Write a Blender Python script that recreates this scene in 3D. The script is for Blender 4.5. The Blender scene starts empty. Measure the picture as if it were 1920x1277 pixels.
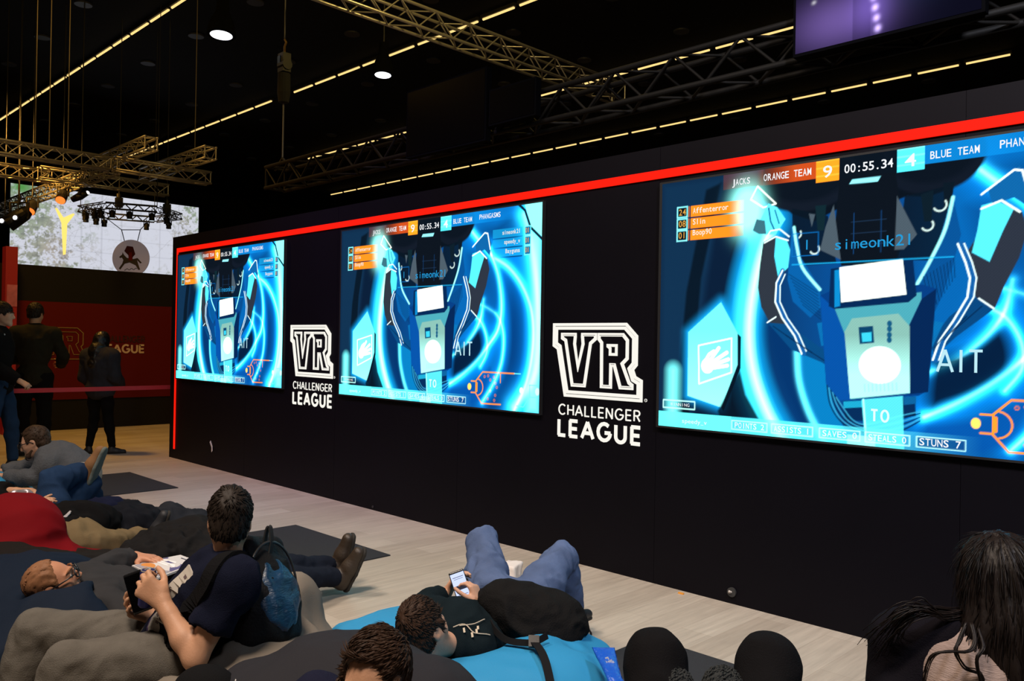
import bpy, bmesh, math, random
import numpy as np
from mathutils import Vector, Matrix
random.seed(4)
SC = bpy.context.scene
COL = SC.collection
# ------------------------------------------------------------------ camera
FPX, YAW, PITCH, ROLL, CAMH = 1555.5, 0.78367, 0.00329, 0.01713, 1.52
_F = np.array([-math.sin(YAW)*math.cos(PITCH), math.cos(YAW)*math.cos(PITCH), math.sin(PITCH)])
_R0 = np.array([math.cos(YAW), math.sin(YAW), 0.0]); _U0 = np.cross(_R0, _F)
_R = math.cos(ROLL)*_R0 + math.sin(ROLL)*_U0; _U = -math.sin(ROLL)*_R0 + math.cos(ROLL)*_U0
CC = np.array([0, 0, CAMH])
cam = bpy.data.cameras.new('camera'); camo = bpy.data.objects.new('camera', cam); COL.objects.link(camo)
cam.sensor_width = 36; cam.lens = 36*FPX/1920; cam.clip_start = .05; cam.clip_end = 200
camo.matrix_world = Matrix(((_R[0], _U[0], -_F[0], 0), (_R[1], _U[1], -_F[1], 0), (_R[2], _U[2], -_F[2], CAMH), (0, 0, 0, 1)))
SC.camera = camo
# ------------------------------------------------------------------ world, lights, exposure
SC.view_settings.view_transform = 'Standard'; SC.view_settings.look = 'None'
SC.view_settings.exposure = 0.0; SC.view_settings.gamma = 1.0; SC.view_settings.use_curve_mapping = False
SC.cycles.use_denoising = True
SC.cycles.max_bounces = 5; SC.cycles.diffuse_bounces = 3; SC.cycles.glossy_bounces = 2
SC.cycles.transmission_bounces = 4; SC.cycles.caustics_reflective = False; SC.cycles.caustics_refractive = False
SC.cycles.sample_clamp_indirect = 4.0
wd = bpy.data.worlds.new('world'); SC.world = wd; wd.use_nodes = True
wd.node_tree.nodes['Background'].inputs[0].default_value = (.75, .7, 1, 1)
wd.node_tree.nodes['Background'].inputs[1].default_value = .0035
def area(name, loc, aim, size, power, color, spread=math.pi):
    l = bpy.data.lights.new(name, 'AREA'); l.shape = 'DISK'; l.size = size; l.energy = power; l.color = color; l.spread = spread
    o = bpy.data.objects.new(name, l); COL.objects.link(o); o.location = loc
    o.rotation_euler = (Vector(aim)-Vector(loc)).to_track_quat('-Z', 'Y').to_euler(); return o
area('hall_lamp_warm', (-1.4, -0.6, 7.0), (-2.6, 2.5, 0), 1.6, 172, (1, .82, .66), 1.85)
area('hall_lamp_front', (-5.6, .2, 7.2), (-4.6, 2.9, 0), 1.6, 92, (1, .85, .73), 1.7)
area('hall_lamp_rear', (-12.4, 2.6, 6.4), (-12.2, 4.6, 0), .8, 88, (1, .50, .09), 2.0)
area('stage_lamp_side', (1.6, 1.2, 5.2), (-.6, 4.42, 2.6), .6, 105, (.85, .88, 1.0), 1.6)
area('truss_lamp_amber', (-13.2, 2.0, 7.4), (-12.5, 7.0, 5.0), .6, 26, (1, .58, .12))
area('hall_lamp_high', (-6.0, 6.6, 7.7), (-8.8, 8.5, 5.6), .5, 105, (1, .70, .20))
area('stage_lamp_amber', (-16.0, 1.4, 6.4), (-18.2, 5.35, 4.4), .4, 40, (1, .48, .08), .55)
area('added_violet_wall_light', (-6.4, 1.0, 6.6), (-7.2, 4.42, 2.2), .5, 26, (.42, .30, 1.0), 1.0)  # unseen lamp added to tint the upper black wall violet
# ------------------------------------------------------------------ point helpers (a ray of the survey camera met with a depth or plane)
def ray(x, y): return _F + _R*(x-960)/FPX - _U*(y-638.5)/FPX
def AD(x, y, d): return CC + ray(x, y)*d
def AY(x, y, Y): r = ray(x, y); return CC + r*Y/r[1]
def AX(x, y, X): r = ray(x, y); return CC + r*X/r[0]
def AZ(x, y, z): r = ray(x, y); return CC + r*(z-CAMH)/r[2]
def unit(v): v = np.asarray(v, float); return v/np.linalg.norm(v)
UP = np.array([0, 0, 1.0]); FW = np.array([_F[0], _F[1], 0]); RT = np.array([_R0[0], _R0[1], 0])
def srgb(r, g, b): return tuple(((c/255)/12.92 if c <= 10 else ((c/255+.055)/1.055)**2.4) for c in (r, g, b))
# ------------------------------------------------------------------ materials
MATS = {}
def mat(name, col, rough=.8, metal=0, emit=None, bump=0, bscale=60, spec=.5, coat=0, var=0, vscale=6, sheen=0, stretch=(1, 1, 1)):
    if name in MATS: return MATS[name]
    m = bpy.data.materials.new(name); m.use_nodes = True; nt = m.node_tree; b = nt.nodes['Principled BSDF']
    b.inputs['Base Color'].default_value = (*col, 1); b.inputs['Roughness'].default_value = rough
    b.inputs['Metallic'].default_value = metal; b.inputs['Specular IOR Level'].default_value = spec
    if coat: b.inputs['Coat Weight'].default_value = coat
    if sheen: b.inputs['Sheen Weight'].default_value = sheen
    if emit:
        b.inputs['Emission Color'].default_value = (*emit[:3], 1); b.inputs['Emission Strength'].default_value = emit[3]
    if bump or var:
        tc = nt.nodes.new('ShaderNodeTexCoord'); mp = nt.nodes.new('ShaderNodeMapping'); mp.inputs['Scale'].default_value = stretch
        nt.links.new(tc.outputs['Object'], mp.inputs['Vector'])
    if var:
        n = nt.nodes.new('ShaderNodeTexNoise'); n.inputs['Scale'].default_value = vscale; n.inputs['Detail'].default_value = 5
        nt.links.new(mp.outputs[0], n.inputs['Vector'])
        mx = nt.nodes.new('ShaderNodeMix'); mx.data_type = 'RGBA'
        mx.inputs[6].default_value = (*[c*(1-var) for c in col], 1); mx.inputs[7].default_value = (*[min(1, c*(1+var)) for c in col], 1)
        nt.links.new(n.outputs['Fac'], mx.inputs[0]); nt.links.new(mx.outputs[2], b.inputs['Base Color'])
    if bump:
        n = nt.nodes.new('ShaderNodeTexNoise'); n.inputs['Scale'].default_value = bscale; n.inputs['Detail'].default_value = 4
        nt.links.new(mp.outputs[0], n.inputs['Vector'])
        bp = nt.nodes.new('ShaderNodeBump'); bp.inputs['Strength'].default_value = bump; bp.inputs['Distance'].default_value = .01
        nt.links.new(n.outputs['Fac'], bp.inputs['Height']); nt.links.new(bp.outputs[0], b.inputs['Normal'])
    MATS[name] = m; return m
def emis(name, col, s=1.0):
    if name in MATS: return MATS[name]
    m = bpy.data.materials.new(name); m.use_nodes = True; nt = m.node_tree
    nt.nodes.remove(nt.nodes['Principled BSDF']); e = nt.nodes.new('ShaderNodeEmission')
    e.inputs[0].default_value = (*col, 1); e.inputs[1].default_value = s
    nt.links.new(e.outputs[0], nt.nodes['Material Output'].inputs[0]); MATS[name] = m; return m
def emis_attr(name, s=1.0):
    m = bpy.data.materials.new(name); m.use_nodes = True; nt = m.node_tree
    nt.nodes.remove(nt.nodes['Principled BSDF']); e = nt.nodes.new('ShaderNodeEmission'); a = nt.nodes.new('ShaderNodeAttribute')
    a.attribute_name = 'picture'; nt.links.new(a.outputs['Color'], e.inputs[0]); e.inputs[1].default_value = s
    nt.links.new(e.outputs[0], nt.nodes['Material Output'].inputs[0])
    try: m.cycles.emission_sampling = 'NONE'
    except Exception: pass
    return m
# ------------------------------------------------------------------ mesh helpers
class MB:
    def __init__(s): s.v = []; s.f = []; s.m = []; s.n = 0
    def add(s, V, Fs, mi=0):
        V = np.asarray(V, float); s.v.append(V)
        for f in Fs: s.f.append([i+s.n for i in f]); s.m.append(mi)
        s.n += len(V); return s
    def box(s, lo, hi, mi=0):
        x0, y0, z0 = lo; x1, y1, z1 = hi
        V = [(x0, y0, z0), (x1, y0, z0), (x1, y1, z0), (x0, y1, z0), (x0, y0, z1), (x1, y0, z1), (x1, y1, z1), (x0, y1, z1)]
        return s.add(V, [(3, 2, 1, 0), (4, 5, 6, 7), (0, 1, 5, 4), (1, 2, 6, 5), (2, 3, 7, 6), (3, 0, 4, 7)], mi)
    def obox(s, c, ax, half, mi=0, bev=0):
        c = np.asarray(c, float); a = np.asarray(ax, float); V = []
        for z in (-1, 1):
            for x, y in ((-1, -1), (1, -1), (1, 1), (-1, 1)): V.append(c+a[0]*half[0]*x+a[1]*half[1]*y+a[2]*half[2]*z)
        return s.add(V, [(3, 2, 1, 0), (4, 5, 6, 7), (0, 1, 5, 4), (1, 2, 6, 5), (2, 3, 7, 6), (3, 0, 4, 7)], mi)
    def tube(s, pts, r, n=8, mi=0, caps=True, flat=None):
        pts = [np.asarray(p, float) for p in pts]; rs = r if hasattr(r, '__len__') else [r]*len(pts)
        V = []; N = len(pts); prev = None
        for i, p in enumerate(pts):
            t = unit(pts[min(i+1, N-1)]-pts[max(i-1, 0)])
            if prev is None:
                a = np.array([0, 0, 1.]) if abs(t[2]) < .9 else np.array([1., 0, 0])
                if flat is not None: a = np.asarray(flat, float)
                u = unit(np.cross(t, a))
            else: u = unit(prev-t*np.dot(prev, t))
            prev = u; w = np.cross(t, u)
            for k in range(n):
                an = 2*math.pi*(k+.5)/n; V.append(p+rs[i]*(u*math.cos(an)+w*math.sin(an)))
        Fs = [(i*n+k, i*n+(k+1) % n, (i+1)*n+(k+1) % n, (i+1)*n+k) for i in range(N-1) for k in range(n)]
        if caps: Fs += [tuple(range(n))[::-1], tuple((N-1)*n+k for k in range(n))]
        return s.add(V, Fs, mi)
    def strap(s, pts, w, th, side, mi=0):
        """flat ribbon: width w along side vector(s), thickness th"""
        pts = [np.asarray(p, float) for p in pts]; N = len(pts); V = []
        sd = side if isinstance(side, list) else [side]*N
        for i, p in enumerate(pts):
            t = unit(pts[min(i+1, N-1)]-pts[max(i-1, 0)]); a = np.asarray(sd[i], float); a = unit(a-t*np.dot(a, t)); n = np.cross(t, a)
            for x, y in ((-1, -1), (1, -1), (1, 1), (-1, 1)): V.append(p+a*w/2*x+n*th/2*y)
        Fs = [(i*4+k, i*4+(k+1) % 4, (i+1)*4+(k+1) % 4, (i+1)*4+k) for i in range(N-1) for k in range(4)]
        Fs += [(3, 2, 1, 0), tuple((N-1)*4+k for k in range(4))]
        return s.add(V, Fs, mi)
    def lathe(s, c, ax, prof, n=24, mi=0):
        c = np.asarray(c, float); ax = unit(ax); a = np.array([1., 0, 0]) if abs(ax[0]) < .9 else np.array([0, 1., 0])
        u = unit(np.cross(ax, a)); w = np.cross(ax, u); V = []
        for (r, h) in prof:
            for k in range(n):
                an = 2*math.pi*k/n; V.append(c+ax*h+r*(u*math.cos(an)+w*math.sin(an)))
        N = len(prof); Fs = [(i*n+k, i*n+(k+1) % n, (i+1)*n+(k+1) % n, (i+1)*n+k) for i in range(N-1) for k in range(n)]
        Fs += [tuple(range(n))[::-1], tuple((N-1)*n+k for k in range(n))]
        return s.add(V, Fs, mi)
    def prism(s, poly, o, ex, ey, th, mi=0):
        """polygon in the plane (ex,ey), extruded th along ex x ey"""
        o = np.asarray(o, float); ex = np.asarray(ex, float); ey = np.asarray(ey, float); nz = np.cross(ex, ey); n = len(poly)
        V = [o+ex*x+ey*y for x, y in poly]+[o+ex*x+ey*y+nz*th for x, y in poly]
        return s.add(V, [tuple(range(n))[::-1], tuple(range(n, 2*n))]+[(i, (i+1) % n, n+(i+1) % n, n+i) for i in range(n)], mi)
    def ring(s, poly, d0, d1, o, ex, ey, th, mi=0):
        """band between two mitred insets of a polygon, extruded"""
        def inset(d):
            P = [np.array(q, float) for q in poly]; n = len(P); out = []
            ar = sum(P[i][0]*P[(i+1) % n][1]-P[(i+1) % n][0]*P[i][1] for i in range(n)); sg = 1 if ar > 0 else -1
            for i in range(n):
                a = unit(P[i]-P[i-1]); b = unit(P[(i+1) % n]-P[i]); na = np.array([-a[1], a[0]])*sg; nb = np.array([-b[1], b[0]])*sg
                m = unit(na+nb); out.append(P[i]+m*d/max(.35, np.dot(m, na)))
            return out
        A = inset(d0); B = inset(d1); n = len(A); o = np.asarray(o, float); ex = np.asarray(ex, float); ey = np.asarray(ey, float); nz = np.cross(ex, ey)
        V = [o+ex*q[0]+ey*q[1]+nz*t for t in (0, th) for L in (A, B) for q in L]
        Fs = []
        for i in range(n):
            j = (i+1) % n
            Fs += [(2*n+i, 2*n+j, 3*n+j, 3*n+i), (i, n+i, n+j, j), (i, j, 2*n+j, 2*n+i), (n+i, 3*n+i, 3*n+j, n+j)]
        return s.add(V, Fs, mi)
def link(name, V, Fs, ms, parent=None, O=(0, 0, 0), smooth=False, mi=None):
    O = np.asarray(O, float); me = bpy.data.meshes.new(name)
    me.from_pydata((np.asarray(V)-O).tolist() if len(V) else [], [], Fs if isinstance(Fs, list) else Fs.tolist())
    for m in (ms if isinstance(ms, (list, tuple)) else [ms]): me.materials.append(m)
    if mi is not None and len(set(mi)) > 1: me.polygons.foreach_set('material_index', mi)
    if smooth: me.polygons.foreach_set('use_smooth', [True]*len(me.polygons))
    me.update(); o = bpy.data.objects.new(name, me); COL.objects.link(o)
    if parent is not None: o.parent = parent
    else: o.location = O
    return o
def build(name, mb, ms, parent=None, O=None, smooth=False, fixn=True):
    """O is the world origin of the object (of its parent, for a part)"""
    V = np.concatenate(mb.v)
    if O is None: O = ORG(parent) if parent is not None else (0, 0, 0)
    o = link(name, V, mb.f, ms, parent, O, smooth, mb.m)
    if fixn:
        bm = bmesh.new(); bm.from_mesh(o.data); bmesh.ops.recalc_face_normals(bm, faces=bm.faces); bm.to_mesh(o.data); bm.free()
    return o
def ORG(o):
    O = np.zeros(3)
    while o is not None: O = O+np.array(o.location); o = o.parent
    return O
def tag(o, label=None, cat=None, group=None, kind=None):
    if label: o['label'] = label
    if cat: o['category'] = cat
    if group: o['group'] = group
    if kind: o['kind'] = kind
    return o
def thing(name, label, cat, loc, group=None, kind=None):
    o = bpy.data.objects.new(name, None); COL.objects.link(o); o.location = Vector(np.asarray(loc, float).tolist()); o.empty_display_size = .1
    return tag(o, label, cat, group, kind)
def copy_tree(o, parent=None, loc=None):
    c = o.copy(); COL.objects.link(c)
    if parent is not None: c.parent = parent
    if loc is not None: c.location = Vector(np.asarray(loc, float).tolist())
    for ch in list(o.children): copy_tree(ch, c)
    return c
def text_mesh(s, size, o, ex, ey, mono=None, bold=0, th=.002, alignw=None):
    """vertices/faces of lettering laid in plane (ex,ey) at o (left end of the baseline)"""
    cu = bpy.data.curves.new('t', 'FONT'); ob = bpy.data.objects.new('t', cu); COL.objects.link(ob)
    cu.size = 1.0; cu.offset = bold; cu.resolution_u = 3
    Vs = []; Fs = []; n = 0; x = 0.0
    for ch in (list(s) if mono else [s]):
        if ch.strip():
            cu.body = ch; dg = bpy.context.evaluated_depsgraph_get(); dg.update(); me = bpy.data.meshes.new_from_object(ob.evaluated_get(dg))
            V = np.zeros(len(me.vertices)*3); me.vertices.foreach_get('co', V); V = V.reshape(-1, 3)
            if mono:
                w = V[:, 0].max()-V[:, 0].min(); sc = min(1.25, mono*.86/w) if w > mono*.45 else 1
                V[:, 0] = (V[:, 0]-V[:, 0].min())*sc; V[:, 0] += x+(mono-V[:, 0].max())/2
            Vs.append(V); Fs += [[i+n for i in p.vertices] for p in me.polygons]; n += len(V); bpy.data.meshes.remove(me)
        x += mono or 0
    V = np.concatenate(Vs); bpy.data.objects.remove(ob); bpy.data.curves.remove(cu)
    V[:, :2] *= size
    if alignw: V[:, 0] *= alignw/(V[:, 0].max())
    ex = np.asarray(ex, float); ey = np.asarray(ey, float); nz = np.cross(ex, ey)
    return np.asarray(o, float)+V[:, :1]*ex+V[:, 1:2]*ey+nz*th, Fs
# stroke lettering (rounded geometric capitals): unit cap height
def _arc(cx, cy, rx, ry, a0, a1, n=14): return [(cx+rx*math.cos(math.radians(a0+(a1-a0)*i/n)), cy+ry*math.sin(math.radians(a0+(a1-a0)*i/n))) for i in range(n+1)]
GLYPH = {'C': (.86, [_arc(.46, .5, .42, .5, 45, 315)]), 'H': (.76, [[(0.06, 0), (.06, 1)], [(.70, 0), (.70, 1)], [(.06, .5), (.70, .5)]]),
         'A': (.84, [[(0, 0), (.40, 1)], [(.40, 1), (.80, 0)], [(.14, .32), (.66, .32)]]), 'L': (.58, [[(.06, 1), (.06, 0)], [(.02, .02), (.54, .02)]]),
         'E': (.64, [[(.06, 1), (.06, 0)], [(.02, .02), (.58, .02)], [(.02, .5), (.54, .5)], [(.02, .98), (.58, .98)]]),
         'N': (.80, [[(.06, 0), (.06, 1)], [(.06, 1), (.70, 0)], [(.70, 0), (.70, 1)]]),
         'G': (.92, [_arc(.46, .5, .42, .5, 48, 355), [(.50, .46), (.88, .46)]]),
         'R': (.72, [[(.06, 0), (.06, 1)], [(.06, .98), (.34, .98)]+_arc(.36, .74, .26, .24, 88, -88, 9)+[(.06, .50)], [(.34, .5), (.64, 0)]]),
         'U': (.78, [[(.06, 1), (.06, .34)]+_arc(.37, .32, .31, .32, 180, 360, 12)+[(.68, 1)]]),
         'O': (.8, [_arc(.38, .5, .34, .47, 0, 360, 22)]), 'I': (.2, [[(.08, 0), (.08, 1)]]), 'T': (.7, [[(.33, 0), (.33, 1)], [(0, .97), (.66, .97)]]), 'V': (.8, [[(0, 1), (.38, 0)], [(.38, 0), (.76, 1)]])}
def strokes(mb, word, w, o, ex, ey, width, cap, sp=.16, th=.004, mi=0):
    """word fitted into length width with capital height cap; w = stroke width in metres"""
    tot = sum(GLYPH[c][0]+sp for c in word)-sp; sx = width/tot; x = 0; k = 0
    for c in word:
        gw, ls = GLYPH[c]
        for l in ls:
            P = [np.array([(x+a)*sx, b*cap]) for a, b in l]; n = len(P); L = []; Rr = []
            for i in range(n):
                t0 = unit(P[i]-P[i-1]) if i else unit(P[1]-P[0]); t1 = unit(P[i+1]-P[i]) if i < n-1 else t0
                m = unit(t0+t1); nn = np.array([-m[1], m[0]])*w/2/max(.5, np.dot(m, t1)); L.append(P[i]+nn); Rr.append(P[i]-nn)
            mb.prism([tuple(q) for q in Rr]+[tuple(q) for q in L[::-1]], np.asarray(o, float)+np.cross(ex, ey)*.0004*(k % 3), ex, ey, th, mi); k += 1
        x += gw+sp
X_, Y_, Z_ = np.eye(3)
# ------------------------------------------------------------------ soft solids: blended distance fields meshed on a grid
def vnoise(P, seed=0):
    i = np.floor(P).astype(np.int64); f = P-i; u = f*f*(3-2*f)
    def hsh(a, b, c):
        n = (a*73856093) ^ (b*19349663) ^ (c*83492791) ^ (seed*2654435761)
        n = (n ^ (n >> 13))*1274126177 & 0x7fffffff; return ((n ^ (n >> 16)) & 0xffff)/65535.0
    r = 0
    for dx in (0, 1):
        for dy in (0, 1):
            for dz in (0, 1):
                w = (u[:, 0] if dx else 1-u[:, 0])*(u[:, 1] if dy else 1-u[:, 1])*(u[:, 2] if dz else 1-u[:, 2])
                r = r+w*hsh(i[:, 0]+dx, i[:, 1]+dy, i[:, 2]+dz)
    return r
class SDF:
    def __init__(s): s.ops = []
    def cap(s, a, b, ra, rb=None, k=.02, sub=False, flat=False):
        a = np.asarray(a, float); b = np.asarray(b, float); rb = ra if rb is None else rb
        s.ops.append(dict(t=0, a=a, d=b-a, ra=ra, rb=rb, k=k, sub=sub, flat=flat, L=max(1e-6, np.linalg.norm(b-a)))); return s
    def chain(s, pts, rs, k=.02):
        for i in range(len(pts)-1): s.cap(pts[i], pts[i+1], rs[i], rs[i+1], k)
        return s
    def ell(s, c, r, M=None, k=.02, sub=False):
        s.ops.append(dict(t=1, c=np.asarray(c, float), r=np.asarray(r, float), M=np.eye(3) if M is None else np.asarray(M, float), k=k, sub=sub)); return s
    def box(s, c, hf, M=None, rd=.01, k=.02, sub=False):
        s.ops.append(dict(t=2, c=np.asarray(c, float), h=np.asarray(hf, float)-rd, M=np.eye(3) if M is None else np.asarray(M, float), rd=rd, k=k, sub=sub)); return s
    def above(s, z, k=.01):   # cut away what lies under height z
        s.ops.append(dict(t=3, n=np.array([0, 0, 1.]), o=z, k=k, sub=True)); return s
    def cut(s, p, n, k=.004):  # cut away what lies beyond the plane at p with outward normal n
        n = -unit(n); s.ops.append(dict(t=3, n=n, o=float(np.dot(n, p)), k=k, sub=True)); return s
    def ext(s, other, grow=0, k=.03, sub=False):
        for o in other.ops:
            if o['sub'] or o['t'] == 3: continue
            q = dict(o); q['k'] = k if sub else max(o['k'], k*0+o['k']); q['sub'] = sub
            if o['t'] == 0: q['ra'] = o['ra']+grow; q['rb'] = o['rb']+grow; q['flat'] = False
            elif o['t'] == 1: q['r'] = o['r']+grow
            elif o['t'] == 2: q['rd'] = o['rd']+grow
            s.ops.append(q)
        return s
    @staticmethod
    def dist(o, P):
        if o['t'] == 0:
            q = P-o['a']; t = q@o['d']/(o['L']**2); tc = np.clip(t, 0, 1)
            e = q-tc[:, None]*o['d']; d = np.sqrt(np.einsum('ij,ij->i', e, e))-(o['ra']+(o['rb']-o['ra'])*tc)
            if o['flat']: d = np.maximum(d, (t-1)*o['L'])
            return d
        if o['t'] == 1:
            q = (P-o['c'])@o['M'].T; a = q/o['r']; b = a/o['r']
            k0 = np.sqrt(np.einsum('ij,ij->i', a, a)); k1 = np.sqrt(np.einsum('ij,ij->i', b, b))+1e-9
            return k0*(k0-1)/k1
        if o['t'] == 2:
            q = np.abs((P-o['c'])@o['M'].T)-o['h']; m = np.maximum(q, 0)
            return np.sqrt(np.einsum('ij,ij->i', m, m))+np.minimum(q.max(1), 0)-o['rd']
        return o['o']-P@o['n']          # plane: positive where kept side is n.p<o ... as a solid to subtract
    def ev(s, P, use=None):
        d = np.full(len(P), 10.0)
        for j, o in enumerate(s.ops):
            if use is not None and not use[j]: continue
            e = s.dist(o, P); k = max(o['k'], 1e-5)
            if o['t'] == 3: e = -e; e = -e
            if o['sub']:
                if o['t'] == 3: e = -(o['o']-P@o['n'])      # solid = below plane
                h = np.maximum(k-np.abs(d+e), 0)/k; d = np.maximum(d, -e)+h*h*k*.25
            else:
                h = np.maximum(k-np.abs(d-e), 0)/k; d = np.minimum(d, e)-h*h*k*.25
        return d
    def bounds(s):
        lo = np.full(3, 1e9); hi = -lo
        for o in s.ops:
            if o['sub']: continue
            if o['t'] == 0:
                r = max(o['ra'], o['rb']); a = np.minimum(o['a'], o['a']+o['d'])-r; b = np.maximum(o['a'], o['a']+o['d'])+r
            else:
                r = np.linalg.norm(o['r']) if o['t'] == 1 else np.linalg.norm(o['h'])+o['rd']
                if o['t'] == 1: r = max(o['r'])
                a = o['c']-r; b = o['c']+r
            lo = np.minimum(lo, a); hi = np.maximum(hi, b)
        return lo, hi
    def mesh(s, h, B=14):
        h *= QUAL; lo, hi = s.bounds(); pad = .02+2*h; lo = lo-pad; hi = hi+pad
        nb = np.ceil((hi-lo)/h/B).astype(int); N = nb*B+1
        G = np.full(N, 1.0, np.float32)
        bi = np.stack(np.meshgrid(*[np.arange(n) for n in nb], indexing='ij'), -1).reshape(-1, 3)
        cen = lo+(bi+.5)*B*h; hd = B*h*.5*math.sqrt(3)
        Dm = np.stack([s.dist(o, cen) if o['t'] != 3 else -(o['o']-cen@o['n']) for o in s.ops], 1)
        ks = np.array([o['k'] for o in s.ops]); sub = np.array([o['sub'] for o in s.ops]); tt = np.array([o['t'] for o in s.ops])
        use = Dm < (hd*np.where(tt == 1, 1.35, 1.05)+ks)[None, :]
        ctr = s.ev(cen)
        act = (use & ~sub[None, :]).any(1) & (np.abs(ctr) < hd*1.6+.04)
        g1 = np.arange(B+1); off = np.stack(np.meshgrid(g1, g1, g1, indexing='ij'), -1).reshape(-1, 3)
        for q in np.nonzero(~act)[0]:
            if ctr[q] < 0:
                i, j, k = bi[q]*B; G[i:i+B+1, j:j+B+1, k:k+B+1] = -1
        for q in np.nonzero(act)[0]:
            i, j, k = bi[q]*B; P = lo+(off+bi[q]*B)*h
            G[i:i+B+1, j:j+B+1, k:k+B+1] = s.ev(P, use[q]).reshape(B+1, B+1, B+1)
        return snets(G, lo, h)
def snets(G, lo, h):
    S = G < 0; n = np.array(G.shape)-1
    cnt = np.zeros(n, np.int8)
    for dx in (0, 1):
        for dy in (0, 1):
            for dz in (0, 1): cnt += S[dx:n[0]+dx, dy:n[1]+dy, dz:n[2]+dz]
    A = np.argwhere((cnt > 0) & (cnt < 8)); vid = np.full(n, -1, np.int64); vid[A[:, 0], A[:, 1], A[:, 2]] = np.arange(len(A))
    acc = np.zeros((len(A), 3)); w = np.zeros(len(A)); cs = [(x, y, z) for x in (0, 1) for y in (0, 1) for z in (0, 1)]
    for a in cs:
        for ax in range(3):
            if a[ax]: continue
            b = list(a); b[ax] = 1
            fa = G[A[:, 0]+a[0], A[:, 1]+a[1], A[:, 2]+a[2]]; fb = G[A[:, 0]+b[0], A[:, 1]+b[1], A[:, 2]+b[2]]
            m = (fa < 0) != (fb < 0); t = np.where(m, fa/np.where(m, fa-fb, 1), 0)
            p = np.tile(np.array(a, float), (len(A), 1)); p[:, ax] += t; acc += p*m[:, None]; w += m
    V = lo+(A+acc/np.maximum(w, 1)[:, None])*h; Fs = []
    for ax in range(3):
        u, v = (ax+1) % 3, (ax+2) % 3
        sl0 = [slice(None)]*3; sl1 = [slice(None)]*3; sl0[ax] = slice(0, -1); sl1[ax] = slice(1, None)
        E = np.argwhere(S[tuple(sl0)] != S[tuple(sl1)])
        E = E[(E[:, u] > 0) & (E[:, v] > 0) & (E[:, u] < n[u]) & (E[:, v] < n[v])]
        def at(du, dv):
            q = E.copy(); q[:, u] -= du; q[:, v] -= dv; return vid[q[:, 0], q[:, 1], q[:, 2]]
        quad = np.stack([at(1, 1), at(0, 1), at(0, 0), at(1, 0)], 1)
        ins = S[E[:, 0], E[:, 1], E[:, 2]]; quad[~ins] = quad[~ins][:, ::-1]; Fs.append(quad[(quad >= 0).all(1)])
    return V, np.concatenate(Fs)
def relax(V, Fq, it=1, lam=.5):
    a = Fq.ravel(); b = np.roll(Fq, -1, 1).ravel()
    for _ in range(it):
        s = np.zeros_like(V); c = np.zeros(len(V))
        for i in range(3): s[:, i] = np.bincount(a, V[b, i], len(V))+np.bincount(b, V[a, i], len(V))
        c = np.bincount(a, minlength=len(V))+np.bincount(b, minlength=len(V)); V = V+lam*(s/np.maximum(c, 1)[:, None]-V)
    return V
def vnormals(V, Fq):
    n = np.cross(V[Fq[:, 2]]-V[Fq[:, 0]], V[Fq[:, 3]]-V[Fq[:, 1]]); N = np.zeros_like(V)
    for c in range(4):
        for i in range(3): N[:, i] += np.bincount(Fq[:, c], n[:, i], len(V))
    return N/np.maximum(np.linalg.norm(N, axis=1), 1e-12)[:, None]
def wrinkle(V, Fq, amp, f=9.0, seed=1, dirv=None, fine=.25):
    """cloth folds: ridged noise, stretched along dirv"""
    P = V.copy()
    if dirv is not None:
        d = unit(dirv); P = P-np.outer(P@d, d)*.72
    w = np.stack([vnoise(V*f*.6+7, seed+5), vnoise(V*f*.6+31, seed+6), vnoise(V*f*.6+57, seed+7)], 1)
    r = 1-np.abs(2*vnoise(P*f+w*1.6, seed)-1)*2; r2 = 1-np.abs(2*vnoise(P*f*2.3+w*2, seed+2)-1)*2
    return V+vnormals(V, Fq)*(amp*(r*.7+r2*fine))[:, None]
def soft(name, sd, h, m, parent=None, O=None, wr=0, wf=9, seed=1, wdir=None, rel=1, keep=None):
    V, Fq = sd.mesh(h); V = relax(V, Fq, rel)
    if wr: V = wrinkle(V, Fq, wr, wf, seed, wdir)
    if O is None: O = ORG(parent) if parent is not None else V.min(0)*0
    return link(name, V, Fq, m, parent, O, True)
QUAL = 1.0
def onto(sd, P, off):
    """move points onto the surface of a soft solid (at a distance off); returns points and outward normals"""
    P = np.array(P, float); e = 1e-3
    for _ in range(8):
        d = sd.ev(P); g = np.stack([(sd.ev(P+np.eye(3)[i]*e)-d)/e for i in range(3)], 1); g /= np.maximum(np.linalg.norm(g, axis=1), 1e-6)[:, None]; P = P-g*np.clip(d-off, -.05, .05)[:, None]
    return P, g
def densify(pts, n=4):
    P = np.array(pts, float); Q = []
    for i in range(len(P)-1):
        p0, p1, p2, p3 = P[max(i-1, 0)], P[i], P[i+1], P[min(i+2, len(P)-1)]
        for u in np.arange(n)/n: Q.append(.5*((2*p1)+(-p0+p2)*u+(2*p0-5*p1+4*p2-p3)*u*u+(-p0+3*p1-3*p2+p3)*u**3))
    return np.array(Q+[P[-1]])
def strap_on(mb, sd, pts, w, th, off=.006, n=4, mi=0):
    P, g = onto(sd, densify(pts, n), off); N = len(P); sd_ = [np.cross(unit(P[min(i+1, N-1)]-P[max(i-1, 0)]), g[i]) for i in range(N)]
    return mb.strap(list(P), w, th, sd_, mi)
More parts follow.
